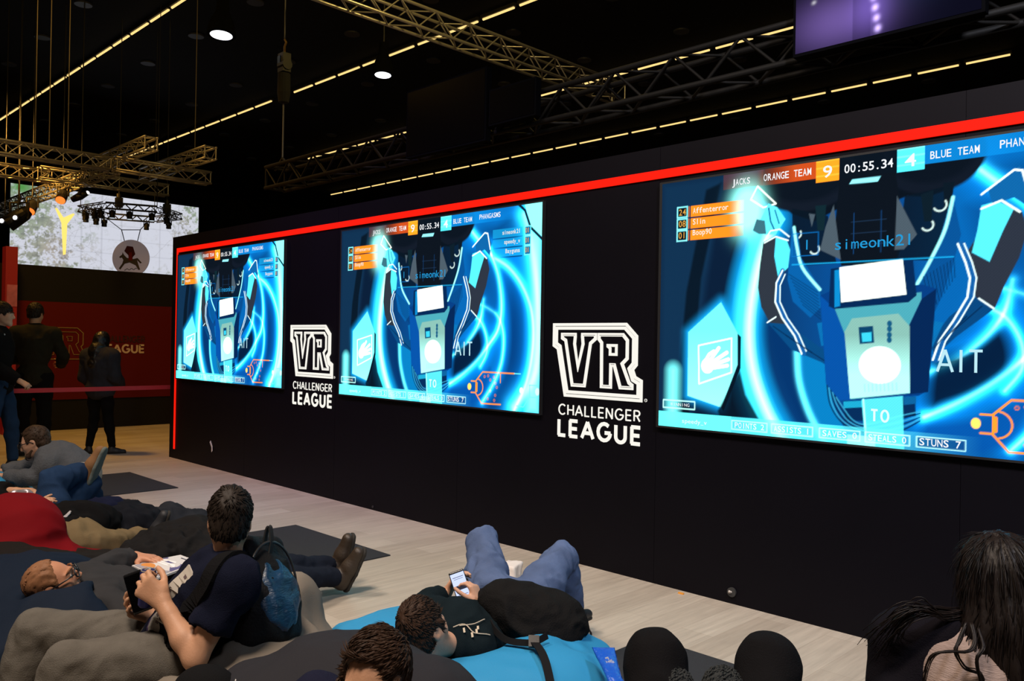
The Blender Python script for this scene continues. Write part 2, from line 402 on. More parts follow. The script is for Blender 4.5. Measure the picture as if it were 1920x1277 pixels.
# ------------------------------------------------------------------ people
def frame(face, up):
    f = unit(face); u = np.asarray(up, float); u = unit(u-f*np.dot(u, f)); r = np.cross(f, u); return np.array([r, f, u])   # rows: right, front, up
def head_ops(sd, c, M, s=1.0, wide=1.0):
    g = lambda x, y, z: np.asarray(c)+s*(M.T@np.array([x*wide, y, z], float))
    e = lambda p, r, k=.02, sub=False: sd.ell(g(*p), np.array(r)*s, M, k*s, sub)
    cp = lambda a, b, ra, rb=None, k=.02, sub=False: sd.cap(g(*a), g(*b), ra*s, (ra if rb is None else rb)*s, k*s, sub)
    e((0, -.014, .032), (.075, .094, .084), .03); e((0, .028, -.022), (.060, .062, .082), .035)
    for x in (-1, 1):
        cp((x*.052, -.005, -.045), (x*.020, .062, -.094), .017, .019, .03); cp((x*.046, .052, -.022), (x*.052, .02, -.02), .020, .018, .03)
        e((x*.032, .094, .004), (.019, .014, .012), .014, True)
        e((x*.032, .0755, .003), (.0150, .0135, .0125), .004)
        cp((x*.010, .092, .017), (x*.050, .070, .020), .009, .007, .012)
        e((x*.010, .098, -.034), (.0085, .010, .008), .008)
        e((x*.076, -.010, -.004), (.009, .021, .032), .008); e((x*.083, -.006, -.002), (.005, .010, .018), .006, True)
    e((0, .070, -.097), (.022, .019, .018), .025)
    cp((0, .090, .012), (0, .109, -.026), .008, .0115, .014)
    cp((-.020, .082, -.060), (.020, .082, -.060), .0065, k=.008); cp((-.017, .081, -.073), (.017, .081, -.073), .0075, k=.008)
    cp((-.022, .0895, -.0665), (.022, .0895, -.0665), .002, k=.004, sub=True)
    return g
def hand_ops(sd, w, d, n, t, curl=(.35, .5, .4), curls=None, thumb=.4, s=1.0, spread=.05, tilt=0):
    """w wrist, d fingers' direction, n the way the palm faces, t the thumb's side"""
    d = unit(d); n = unit(np.asarray(n, float)-d*np.dot(n, d)); t = unit(np.asarray(t, float)-d*np.dot(t, d)-n*np.dot(t, n)); w = np.asarray(w, float)
    g = lambda a, b, c: w+s*(d*a+t*b+n*c)
    for b0, b1, r0, r1 in ((.020, .033, .015, .0125), (.008, .012, .017, .013), (-.006, -.011, .016, .0125), (-.018, -.031, .014, .0115)):
        sd.cap(g(.006, b0*.75, 0), g(.086-.02*abs(b1+.0)*6*(b1 < -.02), b1, .002), r0*s, r1*s, .016*s)
    sd.cap(g(.022, .024, .010), g(.052, .030, .012), .016*s, .012*s, .014*s)      # ball of the thumb
    L = (.070, .079, .073, .057); B = (.033, .012, -.011, -.031); K = (.086, .089, .085, .076); tips = []
    for i in range(4):
        c = curl if curls is None else curls[i]
        p = g(K[i], B[i], .002); ang = 0; sp = spread*(1.5-i); r = (.0098, .0102, .0098, .0085)[i]*s
        for j, fr in enumerate((.46, .30, .24)):
            ang += c[j]; v = (d*math.cos(ang)+n*math.sin(ang)); v = unit(v+t*sp*math.cos(ang)); q = p+v*L[i]*fr*s
            sd.cap(p, q, r, r*.93, .0035*s); p = q; r *= .92
        tips.append(p)
    p = g(.030, .036, .008); v = unit(d*.62+t*(.75-.5*thumb)+n*(.15+.65*thumb)); r = .0125*s
    for j, l in enumerate((.040, .034, .027)):
        q = p+v*l*s; sd.cap(p, q, r, r*.92, (.012 if j == 0 else .004)*s); p = q; r *= .92; v = unit(v+d*.22-t*.30*thumb+n*.12*thumb)
    return tips, p
def hair_tufts(V, N, count, ln, rad, flow, seed, lift=.2, sel=None, jit=.10):
    rng = np.random.default_rng(seed); idx = np.nonzero(sel)[0] if sel is not None else np.arange(len(V)); idx = rng.choice(idx, count); Vs = []; Fs = []
    for c, i in enumerate(idx):
        n = N[i]; f = np.asarray(flow(V[i]), float)+rng.normal(0, jit, 3); f = f-n*np.dot(f, n); a = unit(unit(f)+n*(lift+rng.normal(0, .04))); w = unit(np.cross(a, n)); u = np.cross(w, a)
        l = ln*rng.uniform(.6, 1.25); r = rad*rng.uniform(.7, 1.4); b = V[i]-n*.003; m = b+a*l*.55+n*l*.04; e = b+a*l-n*l*(lift*.6+.05)
        Vs += [b+w*r, b-w*r, b+u*r*.55, m+w*r*.8, m-w*r*.8, m+u*r*.5, e]; k = c*7
        Fs += [(k, k+2, k+5, k+3), (k+2, k+1, k+4, k+5), (k+1, k, k+3, k+4), (k+3, k+5, k+6), (k+5, k+4, k+6), (k+4, k+3, k+6)]
    return np.array(Vs), Fs
def short_hair(parent, c, M, m, s=1.0, top=.024, side=.012, hairline=.03, nape=-.055, part_y=.075, tufts=900, ln=.03, seed=1, flowdir=(0, .25, -.2), strand=.0035, wide=1.0, lift=.14, vol=0.0, crown=(0, -.075, .105)):
    """cap of hair: head-frame numbers; cut clear of the face, the ears and the nape"""
    g = lambda x, y, z: np.asarray(c)+s*(M.T@np.array([x*wide, y, z], float)); sd = SDF()
    sd.ell(g(0, -.016, .036+top*.30), np.array([.077+side, .096+side*.8, .084+top])*s, M, .02*s)
    if vol: sd.ell(g(0, .035, .085+vol*.5), np.array([.055, .055, .035+vol])*s, M, .03*s)
    sd.ell(g(0, -.052, -.028), np.array([.060+side*.6, .052+side*.5, .062])*s, M, .03*s)
    for x in (-1, 1): sd.cap(g(x*(.070+side*.4), .022, .03), g(x*(.068+side*.3), .020, -.012), .012*s, .007*s, .012*s)
    sd.box(g(0, .125, hairline-.185), np.array([.2, .08, .185])*s, M, .02*s, .012*s, True)
    sd.ell(g(0, .122, hairline-.012), np.array([.066, .055, .030])*s, M, .012*s, True)
    for x in (-1, 1): sd.ell(g(x*.088, -.006, -.012), np.array([.024, .026, .034])*s, M, .010*s, True)
    sd.cut(g(0, -.06, nape), M.T@np.array([0, .55, -1.0]), .01*s)
    V, Fq = sd.mesh(.0055*max(1, s)); V = relax(V, Fq, 1); N = vnormals(V, Fq)
    Q = ((V-np.asarray(c))@M.T)/s; fl = np.array(flowdir)
    P = Q*np.array([150, 40, 60]); V = V+N*((vnoise(P, seed)-.5)*2*strand*s)[:, None]
    cr = np.array(crown)
    def fw(p):
        q = ((p-np.asarray(c))@M.T)/s; return M.T@(unit(q-cr)+fl)
    T, TF = hair_tufts(V, N, tufts, ln*s, .0036*s, fw, seed, lift, Q[:, 2] > nape+.012)
    nF = [list(f) for f in Fq.tolist()]+[[i+len(V) for i in f] for f in TF]
    return link('hair', np.concatenate([V, T]), nF, m, parent, ORG(parent), True)
def eyes(parent, c, M, s=1.0, wide=1.0, only=(-1, 1)):
    g = lambda x, y, z: np.asarray(c)+s*(M.T@np.array([x*wide, y, z], float))
    for x in only:
        mb = MB(); mb.lathe(g(x*.032, .0775, .003), M[1], [(.0, -.012), (.008, -.009), (.0115, 0), (.0095, .0065), (.0068, .0090)], 14, 0)
        mb.lathe(g(x*.032, .0775, .003), M[1], [(.0068, .0089), (.0045, .0104), (.0003, .0114)], 14, 1)
        build('eye', mb, [MATS['eye_white'], MATS['eye_iris']], parent, smooth=True)
def brows(parent, c, M, m, s=1.0, wide=1.0):
    g = lambda x, y, z: np.asarray(c)+s*(M.T@np.array([x*wide, y, z], float))
    for x in (-1, 1):
        mb = MB(); mb.tube([g(x*.013, .102, .024), g(x*.028, .0985, .030), g(x*.044, .086, .029), g(x*.055, .072, .022)], [.0035*s, .005*s, .0042*s, .002*s], 8)
        build('eyebrow', mb, m, parent, smooth=True)
def glasses(parent, c, M, m, s=1.0, lens=None):
    g = lambda x, y, z: np.asarray(c)+s*(M.T@np.array([x, y, z], float)); mb = MB(); r = root = None
    for x in (-1, 1):
        pts = [g(x*.034+.024*math.cos(a), .113-abs(x*.034+.024*math.cos(a))*.16, .000+.019*math.sin(a)*(1 if math.sin(a) > 0 else 1)) for a in np.linspace(0, 2*math.pi, 21)]
        mb.tube(pts, .0036*s, 6)
        mb.tube([g(x*.058, .103, .006), g(x*.074, .06, .008), g(x*.085, .0, .010), g(x*.085, -.02, -.008)], .0034*s, 6)
    mb.tube([g(-.010, .112, .004), g(0, .114, .007), g(.010, .112, .004)], .0024*s, 6)
    o = build('glasses', mb, m, parent, smooth=True)
    if lens is not None:
        for x in (-1, 1):
            ml = MB(); ml.lathe(g(x*.034, .107, 0), M.T@np.array([x*.16, 1, 0]), [(.0, -.0006), (.0215, -.0006), (.0215, .0006), (.0, .0006)], 20); build('lens', ml, lens, o)
    return o
class Man:
    """A posed figure from its joints (world points). Body: one continuous skin mesh; clothing and hair are its children."""
    def __init__(s, J, face, hup, sz=1.0, hs=1.0, girth=1.0, wide=1.0):
        s.J = {k: np.asarray(v, float) for k, v in J.items()}; s.M = frame(face, hup); s.sz = sz; s.hs = hs; s.g = girth; s.wide = wide; J = s.J
        s.pel = (J['hipL']+J['hipR'])/2; s.hm = J['head']; lat = unit(J['shR']-J['shL'])
        s.lat = lat; up = J['neck']-s.pel; s.tu = unit(up-lat*np.dot(up, lat)*0.0)
        J.setdefault('mid', s.pel+(J['neck']-s.pel)*.45)
    def torso(s, sd, o, lo=0):
        J = s.J; g = s.sz*s.g; pel, mid, nk = s.pel, J['mid'], J['neck']; hl = unit(J['hipR']-J['hipL'])
        def M(u, l): u = unit(u); r = unit(l-u*np.dot(l, u)); return np.array([r, np.cross(u, r), u])
        u1 = mid-pel; u2 = nk-mid; lm = unit(hl+s.lat)
        sd.ell(pel+unit(u1)*.015*g, np.array([.168, .118, .125])*g+o, M(u1, hl), .05)
        sd.ell(mid, np.array([.148, .108, .150])*g+o, M(u1+u2, lm), .07)
        ch = mid+u2*.48; sd.ell(ch, np.array([.172, .118, .165])*g+o, M(u2, s.lat), .07)
        sd.cap(J['shL'], nk-unit(u2)*.02, (.060*g+o), (.062*g+o), .05); sd.cap(J['shR'], nk-unit(u2)*.02, (.060*g+o), (.062*g+o), .05)
        sd.cap(J['shL'], mid+u2*.45, (.062*g+o), (.095*g+o), .05); sd.cap(J['shR'], mid+u2*.45, (.062*g+o), (.095*g+o), .05)
    def arm(s, sd, S, o, upto=2.0, k=.03, flat=True):
        J = s.J; z = s.sz; a, e, w = J['sh'+S], J['el'+S], J['wr'+S]; q = lambda r: r*z+o
        if upto <= 1: sd.cap(a, a+(e-a)*upto, q(.058), q(.056-.012*upto)+.006, k, flat=flat); return
        sd.cap(a, e, q(.055), q(.042), k); f = min(1, upto-1); m = e+(w-e)*.35
        if f < .36: sd.cap(e, e+(w-e)*f, q(.043), q(.044), .02, flat=flat)
        else: sd.cap(e, m, q(.042), q(.0435), .02); sd.cap(m, e+(w-e)*f, q(.0435), q(.027 if f >= .99 else .036), .02, flat=flat and f < 1.01)
    def leg(s, sd, S, o, k=.03, end=1.0, wide=1.0):
        J = s.J; z = s.sz*s.g; h, n, a = J['hip'+S], J['kn'+S], J['an'+S]; q = lambda r: r*z*wide+o
        sd.cap(h, h+(n-h)*.45, q(.088), q(.080), k+.02); sd.cap(h+(n-h)*.45, n, q(.080), q(.060), k)
        m = n+(a-n)*.32; e = n+(a-n)*end; sd.cap(n, m, q(.059), q(.057), k); sd.cap(m, e, q(.057), q(.042 if end > .9 else .05), k, flat=True)
    def body(s, name, label, mskin, hands={}, h=.0065, arms='LR', legs='LR', group=None, headopt=True, fingers=True, armsupto=2.0):
        sd = SDF(); J = s.J; s.torso(sd, -.014)
        for S in legs: s.leg(sd, S, -.014)
        nk0 = s.hm+s.hs*(s.M.T@np.array([0, -.022, -.07])); sd.cap(nk0, J['neck'], .052*s.hs, .058*s.sz, .03)
        for S in arms:
            s.arm(sd, S, -.004, 2.02, flat=False)
            if S in hands:
                sd.cap(J['el'+S]+(J['wr'+S]-J['el'+S])*.8, J['wr'+S], .028*s.sz, .0255*s.sz, .01)
        head_ops(sd, s.hm, s.M, s.hs, s.wide)
        s.tips = {}
        for S, hd in hands.items(): s.tips[S] = hand_ops(sd, J['wr'+S], **hd)
        V, Fq = sd.mesh(h); V = relax(V, Fq, 1, .4); O = np.array([s.pel[0], s.pel[1], max(0.0, V[:, 2].min())])
        o = link(name, V, Fq, mskin, None, O, True); s.o = o; tag(o, label, 'person', group); return o
    def top(s, name, m, L=2, R=2, o=.012, h=.0095, wr=.006, neck=.0, hem=None, seed=3, wf=10, k=None, extra=None):
        sd = SDF(); s.torso(sd, o)
        for S, u in (('L', L), ('R', R)):
            if u: s.arm(sd, S, o, u)
        J = s.J; u2 = unit(J['neck']-J['mid']); nk0 = s.hm+s.hs*(s.M.T@np.array([0, -.022, -.07]))
        sd.cap(J['neck']-u2*.01, J['neck']+(nk0-J['neck'])*.16, .062*s.sz+o, .058*s.sz+o, .03, flat=True)
        if extra: extra(sd)
        if hem is not None:
            u1 = unit(J['mid']-s.pel); sd.cut(s.pel-u1*hem, -u1, .01)
        V, Fq = sd.mesh(h); V = relax(V, Fq, 1); V = wrinkle(V, Fq, wr, wf, seed)
        return link(name, V, Fq, m, s.o, ORG(s.o), True)
    def pants(s, m, o=.010, h=.0095, wr=.006, rise=.08, seed=5, wf=10, end=.97, wide=1.0, legs='LR', name='trousers'):
        sd = SDF(); J = s.J; g = s.sz*s.g; hl = unit(J['hipR']-J['hipL']); u1 = unit(J['mid']-s.pel); r = unit(hl-u1*np.dot(hl, u1))
        sd.ell(s.pel+u1*.015*g, np.array([.172, .122, .128])*g+o, np.array([r, np.cross(u1, r), u1]), .05)
        for S in legs: s.leg(sd, S, o, .035, end, wide)
        sd.cut(s.pel+u1*rise, u1, .01)
        V, Fq = sd.mesh(h); V = relax(V, Fq, 1); V = wrinkle(V, Fq, wr, wf, seed); return link(name, V, Fq, m, s.o, ORG(s.o), True)
    def shoe(s, S, m, msole, toe, sole=None, ln=.27, boot=0, laces=None, name='shoe'):
        """toe: direction of the toes; sole: direction the sole faces"""
        a = s.J['an'+S]; t = unit(toe); dn = unit(sole if sole is not None else s.J['an'+S]-s.J['kn'+S]); dn = unit(dn-t*np.dot(dn, t)); z = s.sz*ln/.27
        l = np.cross(t, dn); P = lambda f, d, x=0: a+z*(t*f+dn*d+l*x); sd = SDF()
        sd.cap(P(-.035, .045), P(.06, .045), .040*z, .043*z, .03); sd.cap(P(.06, .050), P(.155, .056), .043*z, .034*z, .03); sd.cap(P(-.01, -.005), P(-.012, .03), .044*z, .043*z, .03)
        if boot: sd.cap(P(-.012, .02), P(-.016, -boot), .046*z, .050*z, .02, flat=True)
        sd.cut(P(0, .076), dn, .004); o = soft(name, sd, .008, m, s.o)
        sl = SDF(); sl.cap(P(-.038, .076), P(.05, .076), .042*z, .041*z, .02); sl.cap(P(.05, .076), P(.156, .076), .045*z, .036*z, .02)
        sl.cut(P(0, .090), dn, .003); sl.cut(P(0, .068), -dn, .003); soft('sole', sl, .008, msole, o)
        if laces is not None:
            mb = MB()
            for f in (.045, .068, .091): mb.tube([P(f, .030, -.03), P(f+.004, .008+f*.18, -.012), P(f+.004, .008+f*.18, .012), P(f, .030, .03)], .0032, 6)
            build('laces', mb, laces, o, smooth=True)
        return o
    def as_sdf(s, grow=.0, legs='LR', arms='LR'):
        sd = SDF(); s.torso(sd, grow)
        for S in legs: s.leg(sd, S, grow)
        for S in arms: s.arm(sd, S, grow, 2.0, flat=False)
        sd.ell(s.hm, np.array([.085, .105, .12])*s.hs+grow, s.M, .03); return sd
# ------------------------------------------------------------------ the hall
WY = 4.4194; WX0 = -10.53; WTOP = 2.793
def struct(name, mb, m, label=None): o = build(name, mb, m); o['kind'] = 'structure'; return o
def floor_mat():
    m = bpy.data.materials.new('pale_oak_laminate'); m.use_nodes = True; nt = m.node_tree; b = nt.nodes['Principled BSDF']; N = nt.nodes.new; L = nt.links.new
    tc = N('ShaderNodeTexCoord'); mp = N('ShaderNodeMapping'); mp.inputs['Rotation'].default_value = (0, 0, math.pi/2); L(tc.outputs['Object'], mp.inputs[0])
    br = N('ShaderNodeTexBrick'); br.inputs['Scale'].default_value = 1; br.inputs['Brick Width'].default_value = 1.28; br.inputs['Row Height'].default_value = .192
    br.inputs['Mortar Size'].default_value = .0012; br.inputs['Color1'].default_value = (.41, .352, .285, 1); br.inputs['Color2'].default_value = (.50, .44, .362, 1)
    br.inputs['Mortar'].default_value = (.33, .28, .22, 1); br.offset = .37; L(mp.outputs[0], br.inputs[0])
    m2 = N('ShaderNodeMapping'); m2.inputs['Scale'].default_value = (16, .9, 1); L(tc.outputs['Object'], m2.inputs[0])
    n = N('ShaderNodeTexNoise'); n.inputs['Scale'].default_value = 2.2; n.inputs['Detail'].default_value = 8; n.inputs['Roughness'].default_value = .7; L(m2.outputs[0], n.inputs[0])
    r = N('ShaderNodeMapRange'); r.inputs[1].default_value = .3; r.inputs[2].default_value = .75; r.inputs[3].default_value = .74; r.inputs[4].default_value = 1.10; L(n.outputs['Fac'], r.inputs[0])
    mx = N('ShaderNodeMix'); mx.data_type = 'RGBA'; mx.blend_type = 'MULTIPLY'; mx.inputs[0].default_value = 1; L(br.outputs[0], mx.inputs[6]); L(r.outputs[0], mx.inputs[7]); L(mx.outputs[2], b.inputs['Base Color'])
    b.inputs['Roughness'].default_value = .46; b.inputs['Specular IOR Level'].default_value = .4
    bp = N('ShaderNodeBump'); bp.inputs['Strength'].default_value = .12; bp.inputs['Distance'].default_value = .002; L(n.outputs['Fac'], bp.inputs['Height']); L(bp.outputs[0], b.inputs['Normal'])
    return m
struct('floor', MB().box((-36, -6, -.1), (8, 28, 0)), floor_mat())
mblack = mat('black_hall_paint', (.006, .006, .007), .9, spec=.2)
struct('ceiling', MB().box((-36, -6, 8.0), (8, 28, 8.2)), mblack)
struct('wall_far', MB().box((-36.2, -6, 0), (-36, 28, 8)), mblack); struct('wall_side', MB().box((-36, 28, 0), (8, 28.2, 8)), mblack)
mw = mat('black_satin_panel', (.0027, .0022, .0042), .5, spec=.12, var=.25, vscale=1.5)
mb = MB(); xs = [WX0, -8.55, -6.77, -5.0, -3.09, -1.3, .5, 2.3]
for a, b in zip(xs[:-1], xs[1:]): mb.box((a+(.0012 if a > WX0 else 0), WY, 0), (b-.0012, WY+.5, WTOP))
mb.box((WX0+.01, WY+.004, .002), (2.29, WY+.49, WTOP-.002)); struct('wall_front', mb, mw)
mred = mat('red_light_acrylic', (.55, .006, .004), .18, emit=(1.0, .012, .003, .86), spec=.5)
struct('trim_1', MB().box((-10.385, WY-.012, 2.590), (2.3, WY+.001, 2.643)), mred)
struct('trim_2', MB().box((-10.385, WY-.012, .118), (-10.355, WY+.001, 2.590)), mred)
mbk = mat('black_booth_wall', (.005, .005, .006), .7, spec=.25)
struct('wall_back', MB().box((-14.9, 2.2, 0), (-14.54, 8.5, 2.62)), mbk)
# banner on the booth wall
BX = -14.535; eb = (np.array([0, 1., 0]), np.array([0, 0, 1.]))     # seen from +X: right is +Y
ban = thing('wall_banner', 'dull red banner with outlined letters and lettering on the black rear booth wall', 'banner', (BX, 5.0, .49))
build('banner_cloth', MB().box((BX-.004, 3.62, .49), (BX+.006, 6.6, 2.055)), mat('banner_red', (.10, .0025, .002), .75, spec=.2), ban)
mgold = mat('banner_gold_line', (.26, .18, .06), .6); mcream = mat('banner_cream', (.60, .45, .36), .6); mdk = mat('banner_dark_red', (.03, .002, .0015), .7)
LG_B = [(-.007, .268), (.647, .268), (.740, .183), (.740, -.012), (.712, -.042), (.729, -.082), (.782, -.106), (.782, -.250), (.107, -.250), (.033, .082), (-.007, .104)]
LG_V = [(.071, .2), (.213, .2), (.214, .172), (.209, .124), (.2315, -.006), (.262, .124), (.256, .172), (.257, .2), (.395, .2), (.395, .154), (.351, .122), (.301, -.176), (.171, -.176), (.104, .139), (.071, .156)]
LG_R = [(.403, .2), (.623, .2), (.666, .156), (.666, .027), (.628, -.007), (.682, -.120), (.708, -.136), (.708, -.174), (.592, -.174), (.540, -.026), (.531, -.026), (.531, -.174), (.430, -.174), (.426, .129), (.403, .153)]
LG_C = [(.482, .126), (.573, .126), (.573, .047), (.502, .047), (.502, .092), (.482, .105)]
def logo(root, o, ex, ey, s, m, thin=False, m2=None, badge='emblem'):
    o = np.asarray(o, float); ex = np.asarray(ex, float)*s; ey = np.asarray(ey, float)*s; a = MB()
    f = (lambda d0, d1: (d0, d1)) if not thin else (lambda d0, d1: (d0, d0+(d1-d0)*.55))
    bands = [(0, .020), (.024, .046)] if not thin else [(0, .013)]
    for d in bands: a.ring(LG_B, *d, o, ex, ey, .006/s/s)
    build(badge, a, m, root)
    for nm, P, neg in (('letter_v', LG_V, 0), ('letter_r', LG_R, 0)):
        a = MB()
        for d in ([(0, .0135), (.0165, .0235)] if not thin else [(0, .009)]): a.ring(P, *d, o, ex, ey, .006/s/s)
        if nm == 'letter_r': a.ring(LG_C, 0, .019 if not thin else .008, o, ex, ey, .006/s/s)
        build(nm, a, m2 or m, root)
logo(ban, (BX+.006, 3.92, 1.385), eb[0], eb[1], 1.0, mgold, True)
a = MB(); strokes(a, 'CHALLENGER', .016, (BX+.0065, 4.92, 1.43), eb[0], eb[1], .72, .100); build('dark_lettering', a, mdk, ban)['label'] = 'dark red lettering, challenger'
a = MB(); strokes(a, 'LEAGUE', .030, (BX+.0065, 4.92, 1.252), eb[0], eb[1], .72, .128); build('cream_lettering', a, mcream, ban)['label'] = 'cream lettering, league'
def pillar(y0, y1, ztop, label):
    t = thing('red_pillar', label, 'pillar', (-14.35, (y0+y1)/2, 0)); build('post', MB().box((-14.5, y0, 0), (-14.3, y1, ztop)), mat('pillar_red', (.22, .006, .007), .6, emit=(1, .02, .02, .04)), t); return t
pl = pillar(3.47, 3.63, 2.86, 'red upright panel rising above the left end of the red banner')
build('poster', MB().box((-14.299, 3.49, 1.95), (-14.293, 3.63, 2.28)), mat('poster_mauve', (.42, .12, .22), .6, var=.6, vscale=9), pl)
pillar(6.17, 6.30, 2.72, 'red upright panel just behind the left end of the screen wall')
# ------------------------------------------------------------------ wall signs
msign = emis('sign_white_light', (1, .965, .88), .98)
def wall_sign(x, z, label, s=1.0):
    t = thing('wall_sign', label, 'sign', (x+.39*s, WY, z-.55*s), 'white lettered signs between the screens'); o = np.array([x, WY, z]); ex = X_; ey = Z_
    logo(t, o, ex, ey, s, msign)
    a = MB(); strokes(a, 'CHALLENGER', .0098*s, o+X_*.058*s+Z_*-.376*s, ex, ey, .712*s, .070*s, .2); build('thin_lettering', a, msign, t)
    a = MB(); strokes(a, 'LEAGUE', .0255*s, o+X_*.055*s+Z_*-.526*s, ex, ey, .720*s, .112*s, .26); build('bold_lettering', a, msign, t)
    a = MB(); c = o+X_*.808*s+Z_*-.235*s
    a.prism([(.0105*math.cos(q), .0105*math.sin(q)) for q in np.linspace(0, 6.28, 13)[:-1]], c, ex, ey, .004); a.prism([(.008*math.cos(q), .008*math.sin(q)) for q in np.linspace(0, 6.28, 13)[:-1]], c+np.array([0, -.0002, 0]), ex, ey, .005, 1)
    V, Fs = text_mesh('R', .014, c+np.array([-.0045, -.0055, -.0045]), ex, ey); a.add(V, Fs, 0); build('trademark_dot', a, [msign, mw], t); return t
def flip_fix(): pass
wall_sign(-3.98, 1.40, 'large white VR sign on the black wall between the middle and right screens')
wall_sign(-7.595, 1.40, 'white VR sign on the black wall between the left and middle screens')
# ------------------------------------------------------------------ the video wall picture, painted as light values on a fine grid
PA = 1.682
def paint():
    W, H = 540, 320; s, t = np.meshgrid((np.arange(W)+.5)/W, (np.arange(H)+.5)/H); x = s*PA; y = t; px = 1.0/H
    img = np.zeros((H, W, 3)); c = lambda r, g, b, k=1: np.array(srgb(r, g, b))*k
    def put(a, col): nonlocal img; img = img*(1-a[..., None])+np.asarray(col)*a[..., None]
    def glow(a, col): nonlocal img; img = img+np.asarray(col)*a[..., None]
    def polysd(P):
        P = [(a*PA, b) for a, b in P]; d = np.full(x.shape, 1e9); sg = np.ones(x.shape); n = len(P)
        for i in range(n):
            ax, ay = P[i]; bx, by = P[(i+1) % n]; ex, ey = bx-ax, by-ay; wx, wy = x-ax, y-ay
            h = np.clip((wx*ex+wy*ey)/(ex*ex+ey*ey+1e-12), 0, 1); d = np.minimum(d, (wx-ex*h)**2+(wy-ey*h)**2)
            c1 = y >= ay; c2 = y < by; c3 = ex*wy > ey*wx; f = (c1 & c2 & c3) | (~c1 & ~c2 & ~c3); sg = np.where(f, -sg, sg)
        return np.sqrt(d)*sg
    def poly(P, col, al=1, bl=0): put(np.clip(.5-polysd(P)/max(px, bl), 0, 1)*al, col)
    def lsd(P):
        P = [(a*PA, b) for a, b in P]; d = np.full(x.shape, 1e9)
        for (ax, ay), (bx, by) in zip(P[:-1], P[1:]):
            ex, ey = bx-ax, by-ay; h = np.clip(((x-ax)*ex+(y-ay)*ey)/(ex*ex+ey*ey+1e-12), 0, 1); d = np.minimum(d, (x-ax-ex*h)**2+(y-ay-ey*h)**2)
        return np.sqrt(d)
    def line(P, w, col, al=1, bl=0): put(np.clip(.5-(lsd(P)-w/2)/max(px, bl), 0, 1)*al, col)
    def gline(P, w, col): glow(np.exp(-(lsd(P)/w)**2), col)
    def ell(cx, cy, rx, ry, col, al=1, bl=0):
        d = (np.sqrt(((x-cx*PA)/rx)**2+((y-cy)/ry)**2)-1)*min(rx, ry); put(np.clip(.5-d/max(px, bl), 0, 1)*al, col)
    def sm(P, n=6):   # smooth a path
        P = np.array(P, float); Q = []
        for i in range(len(P)-1):
            p0, p1, p2, p3 = P[max(i-1, 0)], P[i], P[i+1], P[min(i+2, len(P)-1)]
            for u in np.arange(n)/n: Q.append(.5*((2*p1)+(-p0+p2)*u+(2*p0-5*p1+4*p2-p3)*u*u+(-p0+3*p1-3*p2+p3)*u**3))
        return [tuple(q) for q in Q]+[tuple(P[-1])]
    img[:] = c(14, 78, 140); k = np.clip((.42-s)/.25, 0, 1); put(k, c(20, 40, 70))
    poly([(0, 0), (.2, 0), (.13, .4), (.09, 1), (0, 1)], c(26, 56, 88), .9, .05)
    poly([(.125, .05), (.165, .03), (.115, .4), (.085, 1), (.045, 1), (.075, .45)], c(12, 22, 36), .9, .012)
    poly([(.165, .03), (.27, .0), (.27, .3), (.2, .6), (.17, 1), (.10, 1), (.125, .5)], c(16, 34, 62), .9, .03)
    # swirls at the right
    poly([(.62, .04), (1, 0), (1, 1), (.55, 1), (.6, .5)], c(10, 100, 168), 1, .10)
    poly(sm([(.80, .22), (.88, .33), (.93, .45), (.945, .62), (.93, .8), (.88, .98), (.78, 1.0), (.86, .8), (.875, .6), (.85, .4), (.80, .28)]), c(4, 44, 98), .95, .05)
    poly(sm([(.70, .06), (.80, .09), (.88, .05), (.94, .12), (.9, .17), (.8, .16), (.72, .13), (.70, .06)]), c(8, 60, 110), .8, .04)
    poly([(.955, 0), (1, 0), (1, 1), (.95, 1), (.975, .6)], c(140, 240, 255), .9, .05)
    for P, w, q in (([(.683, .06), (.74, .15), (.80, .235), (.87, .30), (.926, .393), (.965, .52), (.972, .68), (.95, .85), (.90, 1)], .020, 1.0), ([(.785, .20), (.825, .33), (.842, .48), (.83, .60), (.79, .68), (.74, .76), (.68, .83), (.617, .887)], .016, 1.3),
                    ([(.74, .47), (.79, .50), (.832, .545), (.853, .64), (.845, .77), (.81, .88), (.766, .97)], .012, .9), ([(.72, .53), (.755, .565), (.78, .64), (.782, .72), (.755, .79)], .012, .8), ([(.60, .75), (.66, .715), (.72, .63), (.752, .55), (.765, .45)], .014, 1.2),
                    ([(.90, .98), (.985, .80), (.99, .5), (.96, .2), (.93, .05)], .05, .8)):
        gline(sm(P), w*3.4, c(0, 84, 140)*q); gline(sm(P), w*1.1, c(70, 205, 250)*q*1.3); gline(sm(P), w*.4, c(150, 200, 200)*q)
    poly(sm([(.63, .70), (.70, .655), (.745, .60), (.765, .66), (.76, .73), (.71, .80), (.66, .84), (.625, .85), (.63, .70)]), c(3, 22, 52), .95, .05)
    poly(sm([(.62, .91), (.70, .885), (.77, .83), (.80, .80), (.77, .93), (.70, 1.0), (.6, 1.0), (.62, .91)]), c(6, 84, 160), .8, .03)
    poly(sm([(.69, .22), (.76, .2), (.83, .35), (.82, .55), (.75, .5), (.72, .4), (.69, .22)]), c(8, 78, 140), .7, .06)
    # bright ring at the left
    R = sm([(.285, .20), (.255, .34), (.236, .48), (.230, .62), (.242, .76), (.275, .90), (.32, 1.02)])
    line(R, .16, c(20, 150, 215), .9, .05); line(R, .075, c(90, 225, 255), 1, .05); line([(a+.012, b) for a, b in R], .03, c(205, 255, 255), 1, .03)
    poly(sm([(.300, .50), (.285, .60), (.30, .72), (.335, .86), (.385, .99), (.44, .99), (.42, .80), (.37, .68), (.32, .58), (.300, .50)]), c(4, 58, 112), 1, .05)
